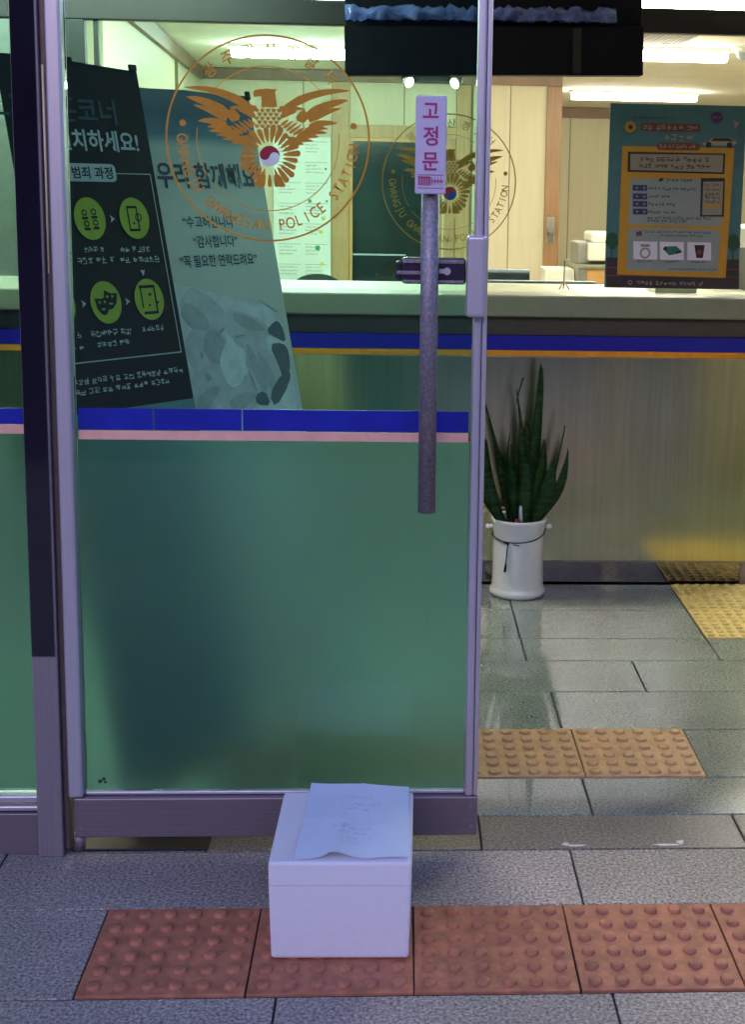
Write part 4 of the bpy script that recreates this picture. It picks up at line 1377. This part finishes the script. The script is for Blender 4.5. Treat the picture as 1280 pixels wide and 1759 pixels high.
t = thing("back_wall", "cream panelled back wall with brown cornice and wooden posts", "wall", (0, BY + 0.1, 0))
mb = MB(); mb.box(-1.75, -0.451, BY, BY + 0.12, 0, CZ - 0.002); mb.box(-0.449, 0.481, BY, BY + 0.12, 1.935, CZ - 0.002); mb.box(0.483, 1.40, BY, BY + 0.12, 0, CZ - 0.002); mb.build("panel", "pale_wall", t)
mb = MB(); mb.box(-1.75, 1.41, BY - 0.04, BY - 0.001, 2.30, CZ - 0.003, bev=0.004); mb.build("cornice", "cornice_brown", t)
mb = MB(); mb.box(-0.607, -0.4535, BY - 0.035, BY - 0.001, 0, 2.298, bev=0.004); mb.build("post", "wood_pale", t)
mb = MB(); mb.box(0.483, 0.608, BY - 0.035, BY - 0.001, 0, 2.298, bev=0.004); mb.build("post", "wood_pale", t)
mb = MB(); mb.box(1.278, 1.412, BY - 0.035, BY + 0.16, 0, 2.298, bev=0.004); pst = mb.build("post", "wood", t)
mb = MB(); mb.box(1.30, 1.372, BY - 0.045, BY - 0.0355, 0.93, 1.17, bev=0.004); hn = sub(mb, "handle_plate", "steel_handle", pst)
mb = MB(); mb.cyl((1.335, BY - 0.046, 1.05), (1.335, BY - 0.11, 1.05), 0.018, 16); mb.cyl((1.335, BY - 0.10, 1.05), (1.335, BY - 0.13, 1.05), 0.03, 20); mb.build("handle", "steel_handle", t)
mb = MB(); mb.box(-0.4525, 0.4825, BY - 0.03, BY - 0.001, 1.825, 1.934, bev=0.003); mb.build("door_head", "wood_pale", t)
for x in (0.955, -0.86, 0.02):
    z0_ = 1.94 if x == 0.02 else 0
    mb = MB(); mb.box(x, x + 0.009, BY - 0.0025, BY - 0.0005, z0_, 2.298); mb.build("seam", "seam_dark", t)
mb = MB(); mb.box(0.61, 0.632, BY - 0.012, BY - 0.001, 0, 2.298); mb.build("trim_strip", "seam_dark", t)
mb = MB(); mb.box(0.772, 0.78, BY - 0.004, BY - 0.001, 0, 2.298); mb.build("seam", "seam_dark", t)

t = thing("inner_door", "dark glazed wooden inner door in the back wall", "door", (0, BY + 0.03, 0))
mb = MB(); mb.box(-0.45, -0.425, BY - 0.018, BY + 0.05, 0, 1.823); mb.box(0.24, 0.262, BY - 0.018, BY + 0.05, 0, 1.823); mb.box(-0.424, 0.239, BY - 0.018, BY + 0.05, 1.795, 1.823); mb.build("frame", "desk_orange", t)
mb = MB(); mb.box(-0.424, 0.239, BY + 0.01, BY + 0.03, 0, 1.794); mb.build("glass_pane", "dark_glass", t)
mb = MB(); mb.box(0.263, 0.481, BY + 0.004, BY + 0.05, 0, 1.823); mb.build("side_panel", "wood_pale", t)
for x in (0.33, 0.37):
    mb = MB(); mb.box(x, x + 0.012, BY - 0.004, BY + 0.0035, 0, 1.82); mb.build("strip", "pale_wall", t)
mb = MB(); mb.box(-0.42, 0.05, BY - 0.002, BY + 0.009, 0.80, 0.815); mb.build("push_rail", "screen_edge", t)

t = thing("notice_board", "pale mint notice board full of sheets on the back wall", "notice board", (-0.83, BY - 0.03, 0.55))
mb = MB(); mb.box(-1.12, -0.615, BY - 0.025, BY - 0.004, 0.45, 1.822, bev=0.003); mb.build("board", "board_mint", t)
random.seed(17)
NB = wall_frame(BY - 0.027)
ms, mg, my_ = MB(NB), MB(NB), MB(NB)
for r_ in range(7):
    for c_ in range(2):
        x, z = -1.08 + c_ * 0.235, 1.68 - r_ * 0.178
        ms.rect(x, x + 0.2, z + 0.10, z + 0.103, z=0.0004)
        for q in range(3):
            ms.scribble(x + 0.01, x + random.uniform(0.1, 0.18), z + 0.075 - q * 0.03, 0.014, z=0.0005 + 0.0001 * q)
for x, z, r_ in ((-0.80, 1.27, 0.016), (-0.73, 0.86, 0.022), (-0.66, 1.55, 0.01), (-0.65, 1.27, 0.01)):
    mg.disc((x, z), r_, n=20, z=0.001)
for x, z in ((-0.70, 1.0), (-0.695, 0.72), (-0.68, 1.12)):
    my_.rect(x - 0.016, x + 0.016, z - 0.014, z + 0.014, z=0.001)
ms.build("printed_lines", "appliance_grey", t); mg.build("green_stickers", "note_green", t); my_.build("yellow_notes", "note_yellow", t)

t = thing("side_wall", "cream panelled left wall of the office with brown cornice", "wall", (-1.6, 9.8, 0))
LM = Matrix(((1, 0, 0, 0), (0, 1, 0, 0), (0, 0, 1, 0), (0, 0, 0, 1)))


def wall_seg(name, mat, za, zb, th, off):
    """left wall runs from (-1.47, 7.0) back to (-1.752, 12.3)"""
    a, c = Vector((-1.495 + off, 7.15)), Vector((-1.752 + off, BY - 0.001))
    b2 = bmesh.new()
    q = [(a.x, a.y), (c.x, c.y), (c.x - th, c.y), (a.x - th, a.y)]
    lo = [b2.verts.new((x, y_, za)) for x, y_ in q]
    hi = [b2.verts.new((x, y_, zb)) for x, y_ in q]
    b2.faces.new(lo); b2.faces.new(hi)
    for i in range(4):
        j = (i + 1) % 4
        b2.faces.new((lo[i], lo[j], hi[j], hi[i]))
    bmesh.ops.recalc_face_normals(b2, faces=list(b2.faces))
    m_ = MB(); m_._take(b2, 0)
    return m_.build(name, mat, t)


wall_seg("panel", "pale_wall", 0, CZ - 0.003, 0.12, 0)
wall_seg("cornice", "cornice_brown", 2.295, CZ - 0.004, 0.035, 0.036)
mb = MB(); mb.box(-1.652, -1.630, 10.35, 10.362, 0, 2.29); mb.build("seam", "seam_dark", t)

o = MB(); o.box(-4.2, -1.63, 7.35, 7.45, 0, CZ - 0.003)
tag(o.build("partition_wall", "dark_partition"), "dark grey partition wall left of the cream side wall", "wall")
o = MB(); o.box(-4.3, -4.2, 2.955, 7.4, 0, CZ - 0.003)
tag(o.build("lobby_wall", "lobby_wall"), "dim lobby wall far left behind the glass", "wall")
o = MB(); o.box(1.0, 5.2, FY, FY + 0.12, 0, CZ - 0.003); o.box(1.0, 1.12, BY + 0.3, FY - 0.001, 0, CZ - 0.003)
fwall = o.build("far_wall", "pale_wall")
tag(fwall, "cream far wall of the deeper back room", "wall")
o = MB(); o.box(1.125, 5.09, FY - 0.04, FY - 0.001, 2.27, CZ - 0.005); sub(o, "cornice", "cornice_brown", fwall)
o = MB(); o.box(2.07, 2.082, FY - 0.003, FY - 0.0005, 0, 2.268); sub(o, "seam", "seam_dark", fwall)
o = MB(); o.box(5.1, 5.2, 2.955, FY - 0.002, 0, CZ - 0.003)
tag(o.build("right_wall", "pale_wall"), "cream right wall of the office, outside the picture", "wall")

t = thing("office_desk", "orange wooden desk carrying the printer in the back room", "desk", (1.8, 10.3, 0))
mb = MB(); mb.box(1.30, 2.6, 10.0, 10.8, 0.845, 0.872, bev=0.004); mb.build("desk_top", "counter_top", t)
mb = MB(); mb.box(1.375, 2.58, 10.04, 10.78, 0.0, 0.844); mb.build("desk_front", "desk_orange", t)
mb = MB(); mb.box(1.305, 1.373, 10.03, 10.78, 0.0, 0.844); mb.build("desk_end", "appliance_grey", t)
t = thing("printer", "white and grey printer on the orange desk, left of the poster", "printer", (1.45, 10.3, 0.872))
mb = MB(); mb.box(1.306, 1.72, 10.1, 10.55, 0.8725, 1.03, bev=0.01); mb.build("printer_body", "appliance_grey", t)
mb = MB(); mb.box(1.40, 1.72, 10.05, 10.5, 1.031, 1.105, bev=0.02, seg=3); mb.build("printer_lid", "appliance_white", t)
mb = MB(); mb.box(1.375, 1.70, 10.02, 10.098, 0.90, 1.03, bev=0.01); mb.build("paper_tray", "appliance_white", t)
o = MB(); o.box(1.08, 1.30, 10.2, 10.6, 0.0, 0.825, bev=0.004)
tag(o.build("filing_cabinet", "appliance_white"), "pale filing cabinet left of the printer desk", "cabinet")

# ------------------------------------------------------------------ ceiling fittings


def tube_lamp(x0, x1, y_, label, rz=0.0, r_=0.028):
    cx_ = (x0 + x1) / 2
    t = thing("ceiling_lamp", label, "ceiling lamp", (cx_, y_, CZ), "fluorescent lamps on the office ceiling")
    Mx = Matrix.Translation((cx_, y_, 0)) @ Matrix.Rotation(rz, 4, 'Z')
    h = (x1 - x0) / 2
    mb = MB(Mx); mb.box(-h - 0.02, h + 0.02, -0.068, 0.068, CZ - 0.03, CZ - 0.0005, bev=0.004); mb.build("housing", "appliance_white", t)
    mb = MB(Mx); mb.cyl((-h, -0.034, CZ - 0.064), (h, -0.034, CZ - 0.064), r_, 14); mb.cyl((-h, 0.034, CZ - 0.064), (h, 0.034, CZ - 0.064), r_, 14); mb.build("tubes", "tube_light", t)


tube_lamp(-1.22, -0.02, 10.2, "long lit tube lamp seen through the upper half of the door emblem")
tube_lamp(1.06, 2.26, 9.75, "long lit tube lamp right of the black sign, beside the dome camera")
tube_lamp(1.72, 2.98, 14.1, "long lit tube lamp just above the turquoise poster")
tube_lamp(-1.0, 0.2, 7.32, "lit tube lamp at the top edge above the door's emblem")
tube_lamp(1.15, 2.35, 7.02, "lit tube lamp in the top right corner of the picture")
tube_lamp(3.3, 4.5, 9.75, "lit tube lamp beyond the picture's right edge in the office")
tube_lamp(-3.3, -2.1, 6.9, "lit tube lamp against the dark partition wall at far left")
tube_lamp(-1.0, 0.2, 5.30, "lit tube lamp over the counter, above the picture's top edge")
tube_lamp(1.15, 2.35, 5.30, "lit tube lamp over the counter's right end, above the picture")
tube_lamp(-1.75, -0.55, 4.5, "unseen slim tube lamp added on the lobby ceiling to brighten the lobby floor", 0, 0.028)  # added lamp, warms and brightens the lobby from out of view
t = thing("ceiling_vent", "square grey air vent grille in the ceiling right of the sign", "vent", (1.7, 9.1, CZ))
mb = MB(); mb.box(1.40, 1.90, 8.72, 9.5, CZ - 0.012, CZ - 0.0005, bev=0.003); mb.build("frame", "ceiling_white", t)
mb = MB(); mb.box(1.43, 1.87, 8.75, 9.47, CZ - 0.0145, CZ - 0.0125); gr = mb.build("grille", "vent_grille", t)
mb = MB()
for k_ in range(14):
    mb.box(1.435 + k_ * 0.031, 1.445 + k_ * 0.031, 8.76, 9.46, CZ - 0.020, CZ - 0.015)
sub(mb, "slat", "cornice_brown", gr)
t = thing("dome_camera", "small white dome camera at the right end of a tube lamp", "camera", (2.33, 9.55, CZ))
mb = MB(); mb.lathe((2.33, 9.55, CZ - 0.06), [(0.001, 0.0595), (0.06, 0.0595), (0.06, 0.02), (0.045, 0.015), (0.001, 0.015)], 32); mb.build("mount", "appliance_white", t)
mb = MB(); mb.lathe((2.33, 9.55, CZ - 0.045), [(0.044, 0), (0.04, -0.022), (0.025, -0.04), (0.001, -0.047)], 32); mb.build("dome", "screen_edge", t)

bpy.data.objects.remove(_fo)
bpy.data.curves.remove(_fc)
